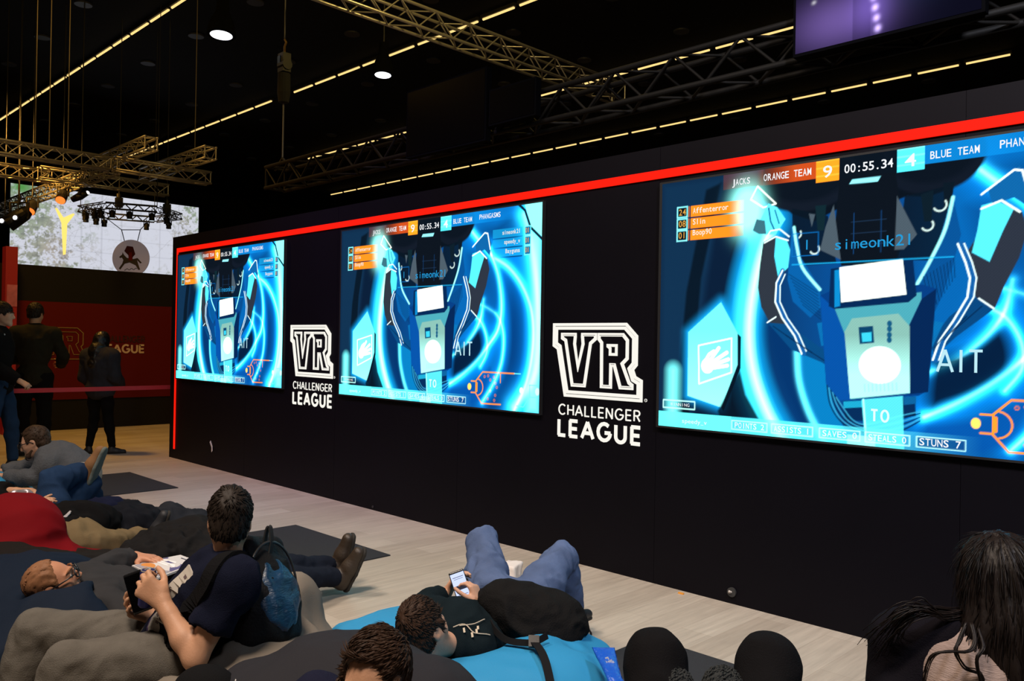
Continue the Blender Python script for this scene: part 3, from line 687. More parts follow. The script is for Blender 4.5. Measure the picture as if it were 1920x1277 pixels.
    poly(sm([(.356, .685), (.395, .70), (.428, .75), (.44, .87), (.47, .99), (.42, 1.0), (.385, .90), (.362, .79), (.356, .685)]), c(14, 120, 180)); gline(sm([(.356, .685), (.362, .79), (.385, .90), (.42, 1.0)]), .012, c(120, 230, 255))
    poly([(.93, 0), (1, 0), (1, .165), (.957, .112)], c(150, 240, 255)); line([(.902, -.01), (.932, .03), (.955, .115), (1.0, .175)], .014, c(14, 40, 60))
    # goggles, straps and cords hanging at the top
    dk = c(16, 18, 28); poly([(.27, -.02), (.70, -.02), (.69, .07), (.655, .15), (.62, .17), (.58, .16), (.50, .20), (.44, .18), (.39, .215), (.34, .18), (.29, .10)], dk, 1, .006)
    ell(.37, .06, .19, .115, c(28, 30, 44), 1, .01); ell(.625, .04, .16, .12, c(26, 28, 42), 1, .01); ell(.37, .05, .16, .09, dk, .8, .02); ell(.625, .03, .135, .095, dk, .8, .02)
    poly([(.445, .05), (.555, .05), (.575, .3), (.56, .38), (.45, .38), (.435, .25)], c(20, 20, 28)); poly([(.34, .16), (.42, .2), (.44, .37), (.345, .37)], c(14, 24, 38), .9); poly([(.575, .16), (.66, .14), (.645, .38), (.56, .37)], c(14, 24, 38), .9)
    for P in ([(.432, .162), (.449, .358), (.404, .319), (.415, .24)], [(.56, .156), (.599, .29), (.575, .336), (.557, .336)], [(.378, .185), (.392, .19), (.385, .235)]): poly(P, c(84, 92, 108))
    poly([(.392, .16), (.416, .16), (.412, .25), (.398, .25)], c(24, 46, 56)); poly([(.605, .16), (.628, .15), (.625, .25), (.612, .25)], c(20, 34, 46)); poly([(.645, .13), (.665, .13), (.66, .21), (.648, .21)], c(18, 28, 40))
    for cx, cy, r in ((.392, .315, .017), (.352, .255, .016), (.618, .262, .018), (.640, .20, .020)): line([(cx+r*math.cos(a)/PA, cy+r*math.sin(a)) for a in np.linspace(-.6, 2.6, 12)], .006, c(190, 200, 210))
    poly([(.47, .082), (.528, .083), (.522, .100), (.464, .097)], c(150, 215, 240))
    for q in (.23, .27, .31): line([(.47, q), (.54, q)], .003, c(40, 56, 84))
    line([(.475, .2), (.475, .34)], .003, c(30, 70, 120)); line([(.53, .2), (.53, .34)], .003, c(30, 70, 120))
    # glow and glove at upper left
    g = np.exp(-(((x-.232*PA)/.075)**2+((y-.145)/.105)**2)**1.4); put(np.clip(g*1.25, 0, 1), c(170, 248, 255))
    line([(.257, .062), (.302, .136), (.272, .145), (.241, .109), (.257, .062)], .005, c(255, 255, 255))
    poly([(.284, .132), (.305, .15), (.325, .197), (.302, .25), (.276, .247), (.262, .2)], c(110, 215, 245)); poly([(.256, .186), (.276, .195), (.28, .245), (.262, .243), (.247, .228)], c(70, 110, 130)); line([(.285, .15), (.29, .2), (.30, .235)], .006, c(16, 90, 140)); line([(.30, .16), (.31, .21)], .005, c(16, 90, 140))
    def arm(fx):
        q = lambda P: [(fx(a), b) for a, b in P]
        poly(q([(.34, .226), (.355, .256), (.362, .342), (.404, .45), (.41, .52), (.385, .56), (.345, .50), (.332, .42)]), c(14, 96, 160)); line(q(sm([(.345, .23), (.352, .30), (.366, .38), (.405, .46)])), .010, c(170, 245, 255), 1, .006)
        for i in range(9): line(q([(.335+.004*i, .40+.014*i), (.40+.001*i, .47+.012*i)]), .0025, c(6, 50, 92), .8)
        poly(q([(.273, .275), (.303, .254), (.330, .275), (.337, .311), (.333, .375), (.309, .430), (.312, .52), (.342, .60), (.30, .60), (.271, .518), (.262, .445), (.266, .36)]), c(58, 60, 74))
        poly(q([(.303, .26), (.328, .272), (.337, .311), (.333, .375), (.31, .41), (.300, .33)]), c(96, 205, 240)); poly(q([(.286, .576), (.334, .583), (.416, .675), (.417, .722), (.343, .675)]), c(14, 78, 130))
        for P in ([(.276, .278), (.303, .258), (.332, .276)], [(.276, .27), (.29, .235), (.312, .232), (.334, .262)], [(.286, .576), (.306, .556)]): line(q(P), .005, c(225, 235, 250))
        line(q([(.320, .385), (.309, .43), (.308, .50), (.326, .56), (.355, .625), (.372, .69)]), .016, c(30, 96, 160)); line(q([(.320, .385), (.306, .43), (.304, .50), (.321, .56), (.35, .625), (.367, .69)]), .006, c(225, 235, 250)); line(q([(.326, .40), (.315, .44), (.315, .50), (.333, .56), (.36, .62), (.377, .68)]), .004, c(225, 235, 250))
        for u in (0, .03, .06): line(q([(.30+u, .59+u*1.1), (.36+u, .655+u)]), .003, c(4, 40, 80))
    arm(lambda a: a)
    poly([(.662, .17), (.678, .30), (.664, .40), (.645, .50), (.625, .58), (.600, .52), (.605, .44), (.632, .36)], c(12, 84, 146)); line(sm([(.663, .18), (.650, .28), (.625, .375), (.600, .455)]), .010, c(170, 245, 255), 1, .006)
    for i in range(10): line([(.612+.006*i, .43-.006*i), (.628+.0045*i, .545-.012*i)], .0025, c(5, 44, 84), .8)
    poly([(.735, .225), (.777, .24), (.788, .30), (.775, .383), (.752, .467), (.737, .537), (.705, .505), (.694, .44), (.688, .36)], c(56, 58, 74)); poly([(.712, .215), (.738, .205), (.765, .235), (.748, .30), (.727, .392), (.697, .36), (.706, .29)], c(96, 205, 240))
    poly([(.704, .50), (.737, .537), (.672, .625), (.634, .690), (.626, .64), (.66, .56)], c(14, 74, 126)); line([(.735, .537), (.71, .505)], .005, c(225, 235, 250))
    W1 = [(.678, .33), (.692, .39), (.700, .44), (.696, .50), (.672, .575), (.648, .64), (.637, .70)]; line(W1, .018, c(30, 96, 160)); line([(q[0]-.0055, q[1]) for q in W1], .006, c(225, 235, 250)); line([(q[0]+.0055, q[1]) for q in W1], .004, c(225, 235, 250))
    for u in (0, .025, .05): line([(.715-u, .53+u*1.2), (.665-u*.6, .61+u)], .003, c(4, 40, 80))
    poly([(.722, .163), (.773, .105), (.795, .17), (.789, .235), (.765, .20), (.73, .215)], c(24, 100, 160)); line([(.712, .18), (.765, .115), (.778, .12), (.79, .20)], .006, c(240, 245, 255)); line([(.712, .225), (.745, .205), (.775, .245)], .006, c(240, 245, 255))
    # the machine in the middle
    poly([(.40, .58), (.46, .56), (.46, .66), (.41, .66)], c(16, 110, 170), .9); poly([(.59, .56), (.65, .58), (.63, .66), (.59, .66)], c(16, 110, 170), .9)
    poly([(.406, .481), (.43, .465), (.61, .455), (.636, .47), (.624, .80), (.606, .819), (.451, .85), (.422, .795)], c(8, 66, 130)); poly([(.406, .481), (.438, .53), (.461, .624), (.475, .845), (.451, .85), (.422, .795)], c(10, 84, 158)); poly([(.609, .503), (.636, .47), (.624, .805), (.59, .815), (.586, .591)], c(6, 44, 92))
    poly([(.438, .50), (.609, .48), (.609, .503), (.586, .591), (.59, .812), (.474, .844), (.461, .624), (.438, .53)], c(84, 150, 172)); poly([(.474, .564), (.566, .549), (.588, .591), (.59, .811), (.473, .841), (.459, .611)], c(132, 164, 168))
    yy = np.clip((y-.62)/.14, 0, 1); put(np.clip(.5-polysd([(.474, .564), (.566, .549), (.588, .591), (.59, .811), (.473, .841), (.459, .611)])/px, 0, 1)*yy*.75, c(190, 240, 250, .9))
    poly([(.428, .388), (.592, .366), (.600, .49), (.585, .512), (.437, .53), (.425, .52)], c(8, 46, 92)); poly([(.436, .394), (.447, .392), (.449, .52), (.437, .525)], c(20, 130, 190)); poly([(.447, .386), (.572, .369), (.580, .485), (.452, .506)], c(255, 255, 255, 1.6), 1, .006)
    poly([(.488, .594), (.517, .590), (.520, .647), (.491, .652)], c(16, 70, 110)); poly([(.494, .614), (.514, .611), (.515, .642), (.496, .645)], c(70, 180, 215))
    for q in (.582, .600, .620, .637): ell(.5495, q, .008, .010, c(30, 90, 130))
    ell(.531, .722, .066, .060, c(255, 255, 255, 1.5), 1, .01); ell(.531, .722, .034, .030, c(205, 240, 245), .8, .008); line([(.515, .735), (.53, .715), (.545, .725)], .008, c(255, 255, 255))
    for i in range(9): line([(.502+.0078*i, .79-.0012*i), (.503+.0078*i, .814-.0012*i)], .004, c(150, 210, 225), .9)
    poly([(.459, .853), (.60, .822), (.602, .885), (.56, .90), (.497, .915), (.464, .92)], c(8, 50, 96)); poly([(.459, .853), (.50, .845), (.50, .868), (.46, .876)], c(40, 150, 190)); poly([(.578, .826), (.602, .822), (.602, .845), (.579, .852)], c(20, 96, 150))
    for i in range(6): line(sm([(.424+.004*i, .80+.008*i), (.432+.005*i, .87), (.46+.004*i, .93-.003*i), (.51, .955-.006*i), (.57, .94-.01*i), (.61, .90-.006*i)]), .004, c(70, 150, 190) if i % 2 else c(10, 40, 74))
    bm_ = np.clip(.5-polysd([(.496, .842), (.577, .822), (.581, 1.0), (.506, 1.0)])/px, 0, 1); put(bm_*.62, c(120, 235, 255)); line([(.500, .842), (.508, 1.0)], .006, c(190, 250, 255), .8)
    poly([(.468, .966), (.525, .966), (.525, 1), (.468, 1)], c(190, 250, 255), .8)
    line([(.342, .366), (.665, .370)], .004, c(40, 170, 230), .8)
    # glowing cards at lower left
    H6 = [(.169, .496), (.213, .616), (.214, .738), (.174, .905), (.083, .868), (.082, .613)]; gl = np.clip(1-polysd(H6)/.05, 0, 1)*(s < .20); put(np.clip(gl, 0, 1)**2*.9*(polysd(H6) > 0), c(30, 160, 230)); poly([(.20, .6), (.222, .63), (.222, .75), (.18, .92), (.174, .905), (.213, .738), (.213, .616)], c(10, 26, 44))
    poly(H6, c(120, 228, 250)); put(np.clip(.5-polysd(H6)/px, 0, 1)*np.clip((y-.6)/.35, 0, 1)*.5, c(190, 250, 255)); poly([(.165, .92), (.22, .76), (.235, .85), (.27, .94), (.17, .94)], c(10, 20, 34), .9, .01)
    line([(.111, .666), (.198, .636), (.199, .768), (.114, .818), (.111, .666)], .005, c(240, 255, 255, 1.2)); ell(.136, .745, .028, .030, c(245, 255, 255, 1.3))
    for P, w in (([(.14, .73), (.165, .675)], .014), ([(.145, .735), (.186, .692)], .014), ([(.145, .745), (.190, .718)], .014), ([(.143, .755), (.188, .742)], .013), ([(.125, .74), (.140, .70), (.152, .688)], .013)): line(P, w, c(245, 255, 255, 1.3))
    line([(.041, .77), (.041, .95)], .05, c(140, 238, 255), 1, .05)
    line([(.014, .891), (.103, .891), (.103, .922), (.014, .922), (.014, .891)], .004, c(200, 245, 255))
    # score bars
    og = np.clip((s-.255)/.09, 0, 1)*(s < .394)*(y < .063)*(y > -.01); put(og*.85, c(196, 88, 28)); put(((s > .17) & (s < .27) & (y < .058))*.25, c(160, 80, 50)); put(((s > .392) & (s < .443) & (y < .079))*1.0, c(238, 150, 40))
    put(((s > .392) & (s < .443) & (np.mod(y, .026) < .006) & (y < .079))*.4, c(250, 190, 90)); put(((s > .443) & (s < .56) & (y < .074))*.75, c(18, 22, 32)); put(((s > .559) & (s < .611) & (y < .078))*1.0, c(96, 208, 240)); put(((s > .559) & (s < .611) & (np.mod(y, .026) < .006) & (y < .078))*.4, c(160, 236, 252))
    put(((s > .611) & (s < .88) & (y < .062))*np.clip(1.15-np.clip((s-.72)/.16, 0, 1), 0, 1)*.85, c(20, 132, 205))
    for i, t0 in enumerate((.107, .155, .202)):
        put(((s > .084) & (s < .225) & (y > t0) & (y < t0+.042))*np.clip((.235-s)/.05, 0, 1), c(236, 136, 34)); put(((s > .077) & (s < .080) & (y > t0) & (y < t0+.042))*1.0, c(226, 120, 40)); put(((s > .0465) & (s < .073) & (y > t0) & (y < t0+.041))*1.0, c(16, 24, 34))
        for (a, b) in (((.046, t0), (.0735, t0)), ((.0735, t0), (.0735, t0+.041)), ((.0735, t0+.041), (.046, t0+.041)), ((.046, t0+.041), (.046, t0))): line([a, b], .005, c(150, 225, 245))
        put(((s > .80) & (s < .925) & (y > t0) & (y < t0+.042))*.55, c(40, 160, 215)); put(((s > .80) & (s < .925) & (y > t0+.042) & (y < t0+.047))*np.clip((s-.78)/.1, 0, 1)*.7, c(4, 40, 80)); put(((s > .933) & (s < .955) & (y > t0) & (y < t0+.041))*1.0, c(24, 110, 160))
        for (a, b) in (((.933, t0), (.956, t0)), ((.956, t0), (.956, t0+.041)), ((.956, t0+.041), (.933, t0+.041)), ((.933, t0+.041), (.933, t0))): line([a, b], .0045, c(130, 225, 245))
    hb = ((y > .938) & (y < 1))*np.clip((.72-s)/.3, 0, 1); put(hb*.62, c(120, 232, 255)); put(((y > .938) & (s < .2))*.7, c(120, 240, 255))
    for a, b in ((.202, .289), (.300, .394), (.409, .494), (.505, .591), (.604, .691)): line([(a, .952), (b, .952), (b, .985), (a, .985), (a, .952)], .0035, c(200, 240, 255), .9)
    put(((s > .605) & (s < .690) & (y > .953) & (y < .984))*.5, c(6, 46, 110))
    line([(.341, .254), (.40, .254), (.40, .336), (.341, .336), (.341, .254)], .003, c(20, 110, 180))
    # court map at the lower right
    o1 = c(240, 140, 50, 1.1); line([(.90, .817), (.766, .817), (.737, .864), (.737, .927), (.763, .976), (.845, .973)], .006, o1); line([(.716, .866), (.737, .866)], .006, o1); line([(.716, .924), (.737, .924)], .006, o1); line([(.741, .875), (.741, .915)], .010, o1)
    line([(.742+.026*math.cos(a), .895+.042*math.sin(a)) for a in np.linspace(-1.4, 1.4, 12)], .005, o1); ell(.708, .895, .014, .017, c(255, 190, 110, 1.1)); line([(.843, .817), (.843, .865)], .005, o1)
    for a, b in ((.775, .84), (.79, .835), (.80, .855), (.815, .84), (.822, .87), (.828, .89), (.80, .91), (.822, .93), (.79, .95), (.818, .955)): line([(a+.006*math.cos(q)/PA, b+.006*math.sin(q)) for q in np.linspace(0, 6.3, 7)], .003, c(220, 120, 60), .9)
    b1 = c(120, 225, 250); line([(.90, .817), (.925, .817)], .004, b1); line([(.96, .868), (.99, .868)], .004, b1); line([(.962, .868), (.962, .925), (.99, .925)], .004, b1); line([(.962, .925), (.938, .975), (.91, .972)], .004, b1); ell(.929, .896, .012, .014, c(230, 255, 255)); ell(.992, .897, .014, .018, c(190, 250, 255))
    m_ = .93+.07*np.cos(2*np.pi*np.arange(W)/3)[None, :]*np.cos(2*np.pi*np.arange(H)/3)[:, None]
    img = np.maximum(img, 0)*m_[..., None]; img = (img*1.06*np.array([1.0, 1.07, .98]))**1.30*1.42*np.array([1.0, 1.03, .93])+.0012*np.array([1, 3, 6]); return np.clip(img, 0, 2.4)
def grid_picture(name, img, o, ex, ey, w, h, m, parent):
    """grid of cells at o (upper left), ex to the right, ey up; one light value per cell corner"""
    H, W = img.shape[:2]; jj, ii = np.meshgrid(np.arange(W), np.arange(H)); V = np.asarray(o, float)+(jj.ravel()/(W-1)*w)[:, None]*ex-(ii.ravel()/(H-1)*h)[:, None]*ey
    a = (np.arange(H-1)[:, None]*W+np.arange(W-1)).ravel(); Fq = np.stack([a+W, a+W+1, a+1, a], 1); ob = link(name, V, Fq, m, parent, ORG(parent))
    at = ob.data.color_attributes.new('picture', 'FLOAT_COLOR', 'POINT'); buf = np.ones((H*W, 4), np.float32); buf[:, :3] = img.reshape(-1, 3); at.data.foreach_set('color', buf.ravel()); return ob
SW, SH, SZT = 2.572, 1.5293, 2.545
def video_screen(x0, label):
    t = thing('video_screen', label, 'screen', (x0+SW/2, WY, 1.0157), 'game video screens on the black wall')
    build('bezel', MB().box((x0-.02, WY-.03, SZT-SH-.012), (x0+SW+.008, WY+.001, SZT+.012)), mat('screen_bezel', (.01, .01, .011), .5), t)
    grid_picture('picture', paint(), (x0, WY-.0305, SZT), X_, Z_, SW, SH, emis_attr('screen_light', 1.35), t)
    P = lambda s_, t_: np.array([x0+s_*SW, WY-.0312, SZT-t_*SH]); ey = Z_
    def words(name, items, m):
        a = MB()
        for tx, s_, t_, cap, w, bold in items:
            n = len(tx); V, Fs = text_mesh(tx, cap*SH/.70, P(s_, t_), X_, ey, mono=(w*SW/n)/(cap*SH/.70), bold=bold); a.add(V, Fs)
        return build(name, a, m, t, fixn=False)
    wt = emis('caption_white', (.95, .97, 1.0), 1.0)
    words('score_lettering', [('JACKS', .192, .046, .024, .047, .012), ('ORANGE TEAM', .271, .045, .026, .112, .012), ('9', .405, .062, .042, .026, .01), ('00:55.34', .453, .056, .030, .10, .012), ('4', .572, .062, .042, .026, .01), ('BLUE TEAM', .621, .047, .025, .088, .012), ('PHANGASMS', .741, .043, .025, .093, .012)], wt)
    words('player_names', [('Affenterror', .089, .136, .022, .096, .014), ('Slin', .089, .181, .022, .035, .014), ('Boop90', .089, .224, .022, .053, .014), ('simeonk21', .842, .134, .021, .075, .014), ('speedy_v', .850, .181, .021, .066, .014), ('Bayguns', .856, .227, .021, .060, .014)], emis('caption_cream', (1, .92, .8), .95))
    words('player_numbers', [('24', .0495, .139, .025, .021, .012), ('08', .0495, .186, .025, .021, .012), ('01', .0495, .233, .025, .021, .012), ('01', .936, .137, .024, .017, .01), ('01', .936, .185, .024, .017, .01), ('01', .936, .232, .024, .017, .01)], emis('caption_amber', (.95, .48, .08), .8))
    words('player_caption', [('1', .366, .314, .036, .018, 0), ('simeonk21', .434, .322, .038, .160, .002)], emis('caption_blue', (.02, .40, .85), .85))
    words('stat_lettering', [('speedy_v', .067, .980, .017, .07, .004), ('POINTS 2', .209, .980, .021, .074, .012), ('ASSISTS 1', .305, .980, .021, .083, .012), ('SAVES 0', .415, .980, .021, .074, .012), ('STEALS 0', .511, .980, .021, .075, .012), ('STUNS 7', .609, .980, .023, .076, .014), ('WINNING', .034, .914, .013, .055, .004)], wt)
    # upside-down figures on the machine and the pale letters beside it
    a = MB(); strokes(a, 'TO', .011, P(.516, .914), X_, ey, .092, .060, .3, .0005); build('machine_number', a, emis('caption_pale', (.75, .95, 1), 1.1), t, fixn=False)
    a = MB(); strokes(a, 'AIT', .013, P(.640, .738), X_, ey, .205, .108, .3, .0005); build('pale_letters', a, emis('caption_pale2', (.55, .9, 1), .95), t); return t
v0 = video_screen(-10.292, 'left game screen, farthest along the black wall, beside the red light edge')
v1 = copy_tree(v0, None, (-6.660+SW/2, WY, 1.0157)); v1['label'] = 'middle game screen, standing between the two white VR signs'
v2 = copy_tree(v0, None, (-3.050+SW/2, WY, 1.0157)); v2['label'] = 'right game screen, largest in the photo, running out of the frame'
# ------------------------------------------------------------------ the far video wall with trees
def paint_trees():
    W, H = 420, 205; s, t = np.meshgrid((np.arange(W)+.5)/W, (np.arange(H)+.5)/H); P = np.stack([s.ravel()*8, t.ravel()*4, np.zeros(W*H)], 1); n = lambda f, sd: vnoise(P*f+sd, sd).reshape(H, W)
    img = np.zeros((H, W, 3)); img[:] = (.74, .76, .86); D = np.clip((.46-s)/.28, 0, 1)+np.clip((s-.80)/.14, 0, 1)+np.clip((t-.72)/.3, 0, 1)*.55; big = n(.9, 1)*.6+n(2.1, 2)*.4
    leaf = np.clip((n(5, 3)*.35+n(10, 4)*.35+n(20, 8)*.3-.60+.22*np.clip(D, 0, 1.2)+.30*(big-.5))*5, 0, 1); br = np.clip(n(1.1, 9)*1.6-.3, 0, 1)[..., None]
    col = np.array([.34, .29, .22])*br+np.array([.22, .30, .16])*(1-br); col = col*(.55+.9*n(9, 6)[..., None]); k = (leaf*np.clip(D*1.3+.15, 0, 1))[..., None]*.80; img = img*(1-k)+col*k
    for a in (.13, .24, .345, .45, .555, .66, .77, .88): img *= (1-.14*(np.abs(s-a) < .004))[..., None]
    for b in (.16, .33, .5, .66, .83): img *= (1-.10*(np.abs(t-b) < .006))[..., None]
    rng = np.random.default_rng(5)
    for _ in range(46):
        x0, y0 = (rng.uniform(0, .38) if rng.random() < .6 else rng.uniform(.82, 1)), rng.uniform(0, 1); an = rng.uniform(-1.2, 1.2)
        for k in range(90):
            x0 += math.cos(an)*.004; y0 += math.sin(an)*.008; an += rng.normal(0, .12); i, j = int(y0*H), int(x0*W)
            if 0 <= i < H and 0 <= j < W: img[i, j] = img[i, j]*.6+np.array([.16, .14, .12])*.35
    g = np.exp(-(((s-.05)/.05)**2+((t-.03)/.07)**2)); img = img*(1-g[..., None])+np.array([.1, .35, .08])*g[..., None]; return np.clip(img, 0, 1)
far = thing('video_wall', 'far video wall showing bright tree tops above the black booth wall', 'screen', (-24.0, 8.35, 2.9))
grid_picture('picture', paint_trees(), (-24, 5.90, 5.385), Y_, Z_, 4.92, 2.40, emis_attr('tree_screen_light', .86), far)
build('panel_back', MB().box((-24.2, 5.88, 2.9), (-24.01, 10.84, 5.41)), mbk, far)
yl = [AX(a, b, -23.99) for a, b in ((103, 390), (107, 390), (119, 408), (137, 400), (140, 402), (126, 420), (123, 477), (118, 478), (115, 418))]
build('yellow_emblem', MB().prism([(q[1], q[2]) for q in yl], (-23.99, 0, 0), Y_, Z_, .01), emis('yellow_light', (1, .70, .16), 1.25), far)['label'] = 'glowing yellow forked emblem'
# ------------------------------------------------------------------ ceiling lights
ORD = ('first second third fourth fifth sixth seventh eighth ninth tenth eleventh twelfth thirteenth fourteenth fifteenth sixteenth seventeenth eighteenth nineteenth twentieth '
       'twenty-first twenty-second twenty-third twenty-fourth twenty-fifth').split()
mstrip = emis('strip_glow', (1.0, .68, .24), 1.2); mhous = mat('strip_housing', (.02, .02, .02), .6)
a = MB().box((-.47, -.05, .035), (.47, .05, .10)); sl0 = thing('strip_light', '', 'light', (0, 0, 0)); build('housing', a, mhous, sl0); build('tube', MB().tube([(-.43, 0, .02), (.43, 0, .02)], .024, 8), mstrip, sl0)
def is_seen(P):
    d = np.asarray(P)-CC; z = d@_F
    if z < .3: return False
    px, py = 960+FPX*(d@_R)/z, 638.5-FPX*(d@_U)/z; return -20 < px < 1940 and -25 < py < 1300
first = True
for (yy, xa, xb, rn) in ((6.65, -28.4, -14.0, 'in the nearest ceiling row'), (11.13, -31.5, -9.5, 'in the second ceiling row'), (15.58, -25.9, -6.0, 'in the third ceiling row'), (20.12, -31.5, -3.2, 'in the farthest ceiling row')):
    k = 0; x = xa+.5
    while x < xb:
        if is_seen((x, yy, 7.9)) and not (yy == 11.13 and -20.1 < x < -19.6):
            o = sl0 if first else copy_tree(sl0); first = False; o.location = (x, yy, 7.895); o['label'] = '%s warm strip light from the left %s' % (ORD[min(k, 24)], rn); o['group'] = 'ceiling strip lights'; k += 1
        x += 1.02
mdisc = mat('ceiling_disc_added_glow', (.30, .32, .40), .5, emit=(.75, .8, 1, .11)); mrim = mat('ceiling_disc_rim', (.03, .03, .035), .5)  # the discs are unlit; a faint glow is added so they show
dl0 = thing('ceiling_downlight', '', 'light', (0, 0, 0)); build('trim_ring', MB().lathe((0, 0, -.03), Z_, [(.145, .03), (.16, .03), (.16, 0), (.145, 0)], 24), mrim, dl0); build('diffuser', MB().lathe((0, 0, -.02), Z_, [(.0, .02), (.145, .02), (.145, 0), (.0, 0)], 24), mdisc, dl0)
first = True
rows = [5.45, 7.7, 9.9, 12.12, 14.4, 16.72, 21.05]
for i, yy in enumerate(rows):
    k = 0
    for j in range(11):
        x = -27.7+2.585*j
        if is_seen((x, yy, 7.98)):
            o = dl0 if first else copy_tree(dl0); first = False; o.location = (x, yy, 7.985)
            o['label'] = '%s unlit round ceiling light from the left in ceiling row %s' % (ORD[k], ('nearest the camera', 'second from the camera', 'third from the camera', 'fourth from the camera', 'fifth from the camera', 'sixth from the camera', 'deepest in the hall')[i]); o['group'] = 'unlit round ceiling lights'; k += 1
# two lit bell lamps
mbell = mat('bell_housing', (.004, .004, .005), .9, spec=.05); mglow = emis('bell_glow', (.92, .93, 1.0), 3.0)
def bell(px, py, r, label):
    P = AZ(px, py, 6.0); t = thing('bell_lamp', label, 'lamp', P, 'lit bell lamps'); ax = unit(Z_*1.0-FW*(-.10))
    build('housing', MB().lathe(P, ax, [(r, -.01), (r*1.03, -.01), (r*1.02, .05), (r*.82, .22), (r*.5, .34), (r*.42, .55), (.0, .56)], 28), mbell, t, smooth=False)
    build('lens', MB().lathe(P, ax, [(0, .01), (r*.985, .01), (r*.985, -.006), (r*.5, -.016), (0, -.018)], 28), mglow, t)
    build('cord', MB().tube([P+ax*.55, P+Z_*1.99], .012, 6), mhous, t)
    l = bpy.data.lights.new('bell_lamp_light', 'SPOT'); l.energy = 10; l.spot_size = 1.7; l.spot_blend = .5; l.color = (.9, .93, 1); l.shadow_soft_size = .15
    o = bpy.data.objects.new('bell_lamp_light', l); COL.objects.link(o); o.parent = t; o.location = (0, 0, -.05)
bell(415, 65, .20, 'larger lit bell lamp high at the upper left under the dark ceiling')
bell(718, 140, .172, 'smaller lit bell lamp under the yellow-lit crossing truss')
# ------------------------------------------------------------------ trusses
malu = mat('truss_aluminium', (.55, .52, .46), .38, metal=.75); malud = mat('truss_dark', (.010, .009, .008), .6, spec=.2)
def truss(name, a, b, size, label, m, r=.024, step=None, group='lighting trusses', par=None):
    a = np.asarray(a, float); b = np.asarray(b, float); d = unit(b-a); L = np.linalg.norm(b-a); s = np.cross(d, Z_); s = unit(s); h = size/2
    t = thing(name, label, 'truss', a, group); cs = [(1, 1), (1, -1), (-1, -1), (-1, 1)]
    for u, v in cs: build('chord', MB().tube([a+s*h*u+Z_*h*v, b+s*h*u+Z_*h*v], r, 10), m, t, smooth=True)
    n = max(2, int(L/(step or size*1.05))); mb = MB()
    for q in range(4):
        (u0, v0), (u1, v1) = cs[q], cs[(q+1) % 4]
        for i in range(n):
            p0 = a+d*L*i/n; p1 = a+d*L*(i+1)/n
            A0, B0 = (p0+s*h*u0+Z_*h*v0, p1+s*h*u1+Z_*h*v1) if (i+q) % 2 == 0 else (p0+s*h*u1+Z_*h*v1, p1+s*h*u0+Z_*h*v0); mb.tube([A0, B0], r*.48, 6, caps=False)
        for e in (a+d*.02, b-d*.02): mb.tube([e+s*h*u0+Z_*h*v0, e+s*h*u1+Z_*h*v1], r*.6, 6, caps=False)
    build('bracing', mb, m, t, smooth=True); return t
truss('crossing_truss', (-9.55, 3.2, 6.20), (-9.55, 12.3, 6.20), .30, 'long yellow-lit truss crossing over the top middle', malu)
truss('screen_truss', (-10.66, 5.9, 3.775), (1.0, 5.9, 3.775), .29, 'long dark truss running just above the screen wall', malud, .027)
truss('rig_truss', (-15.1, 1.6, 4.5), (-15.1, 5.22, 4.5), .21, 'upper left truss running out of the frame above the red banner', malu, .02)
truss('rig_truss', (-15.0, 5.25, 4.5), (-15.0, 6.95, 4.5), .21, 'short truss of the upper left grid, ending in an open square end', malu, .02)
truss('rig_truss', (-16.9, 4.6, 4.5), (-16.9, 6.95, 4.5), .21, 'truss of the upper left grid directly above the ring of spotlights', malu, .02)
truss('rig_truss', (-16.7, 6.42, 4.72), (-13.8, 6.42, 4.72), .20, 'truss of the upper left grid lying across the open-ended one', malu, .02)
truss('rig_truss', (-16.4, 5.45, 4.72), (-13.9, 5.45, 4.72), .20, 'slim truss of the upper left grid rising towards the ceiling strip', malu, .02)
truss('rig_truss', (-23.5, 5.35, 4.5), (-15.3, 5.35, 4.5), .21, 'amber-lit truss slanting across the top of the bright tree screen', malu, .02)
truss('rig_truss', (-17.2, 2.8, 4.5), (-17.2, 4.9, 4.5), .21, 'rear truss of the upper left grid behind the amber-lit one', malu, .02)
# wires that carry the left grid
mwire = mat('wire_steel', (.30, .25, .18), .5, metal=.5)
for (px, py, lb) in ((127, 280, 'thin wire holding the upper left truss, the longest one'), (92, 275, 'thin wire to the upper left truss, left of the longest wire'), (66, 270, 'leftmost thin wire dropping to the upper left truss'), (365, 300, 'thin wire dropping to the truss end beside the ceiling strip')):
    P = AX(px, py, -15.0); tag(build('hanging_wire', MB().tube([(P[0], P[1], 4.6), (P[0], P[1], 8.0)], .008, 6), mwire, None, (P[0], P[1], 4.6)), lb, 'wire', 'rigging wires')
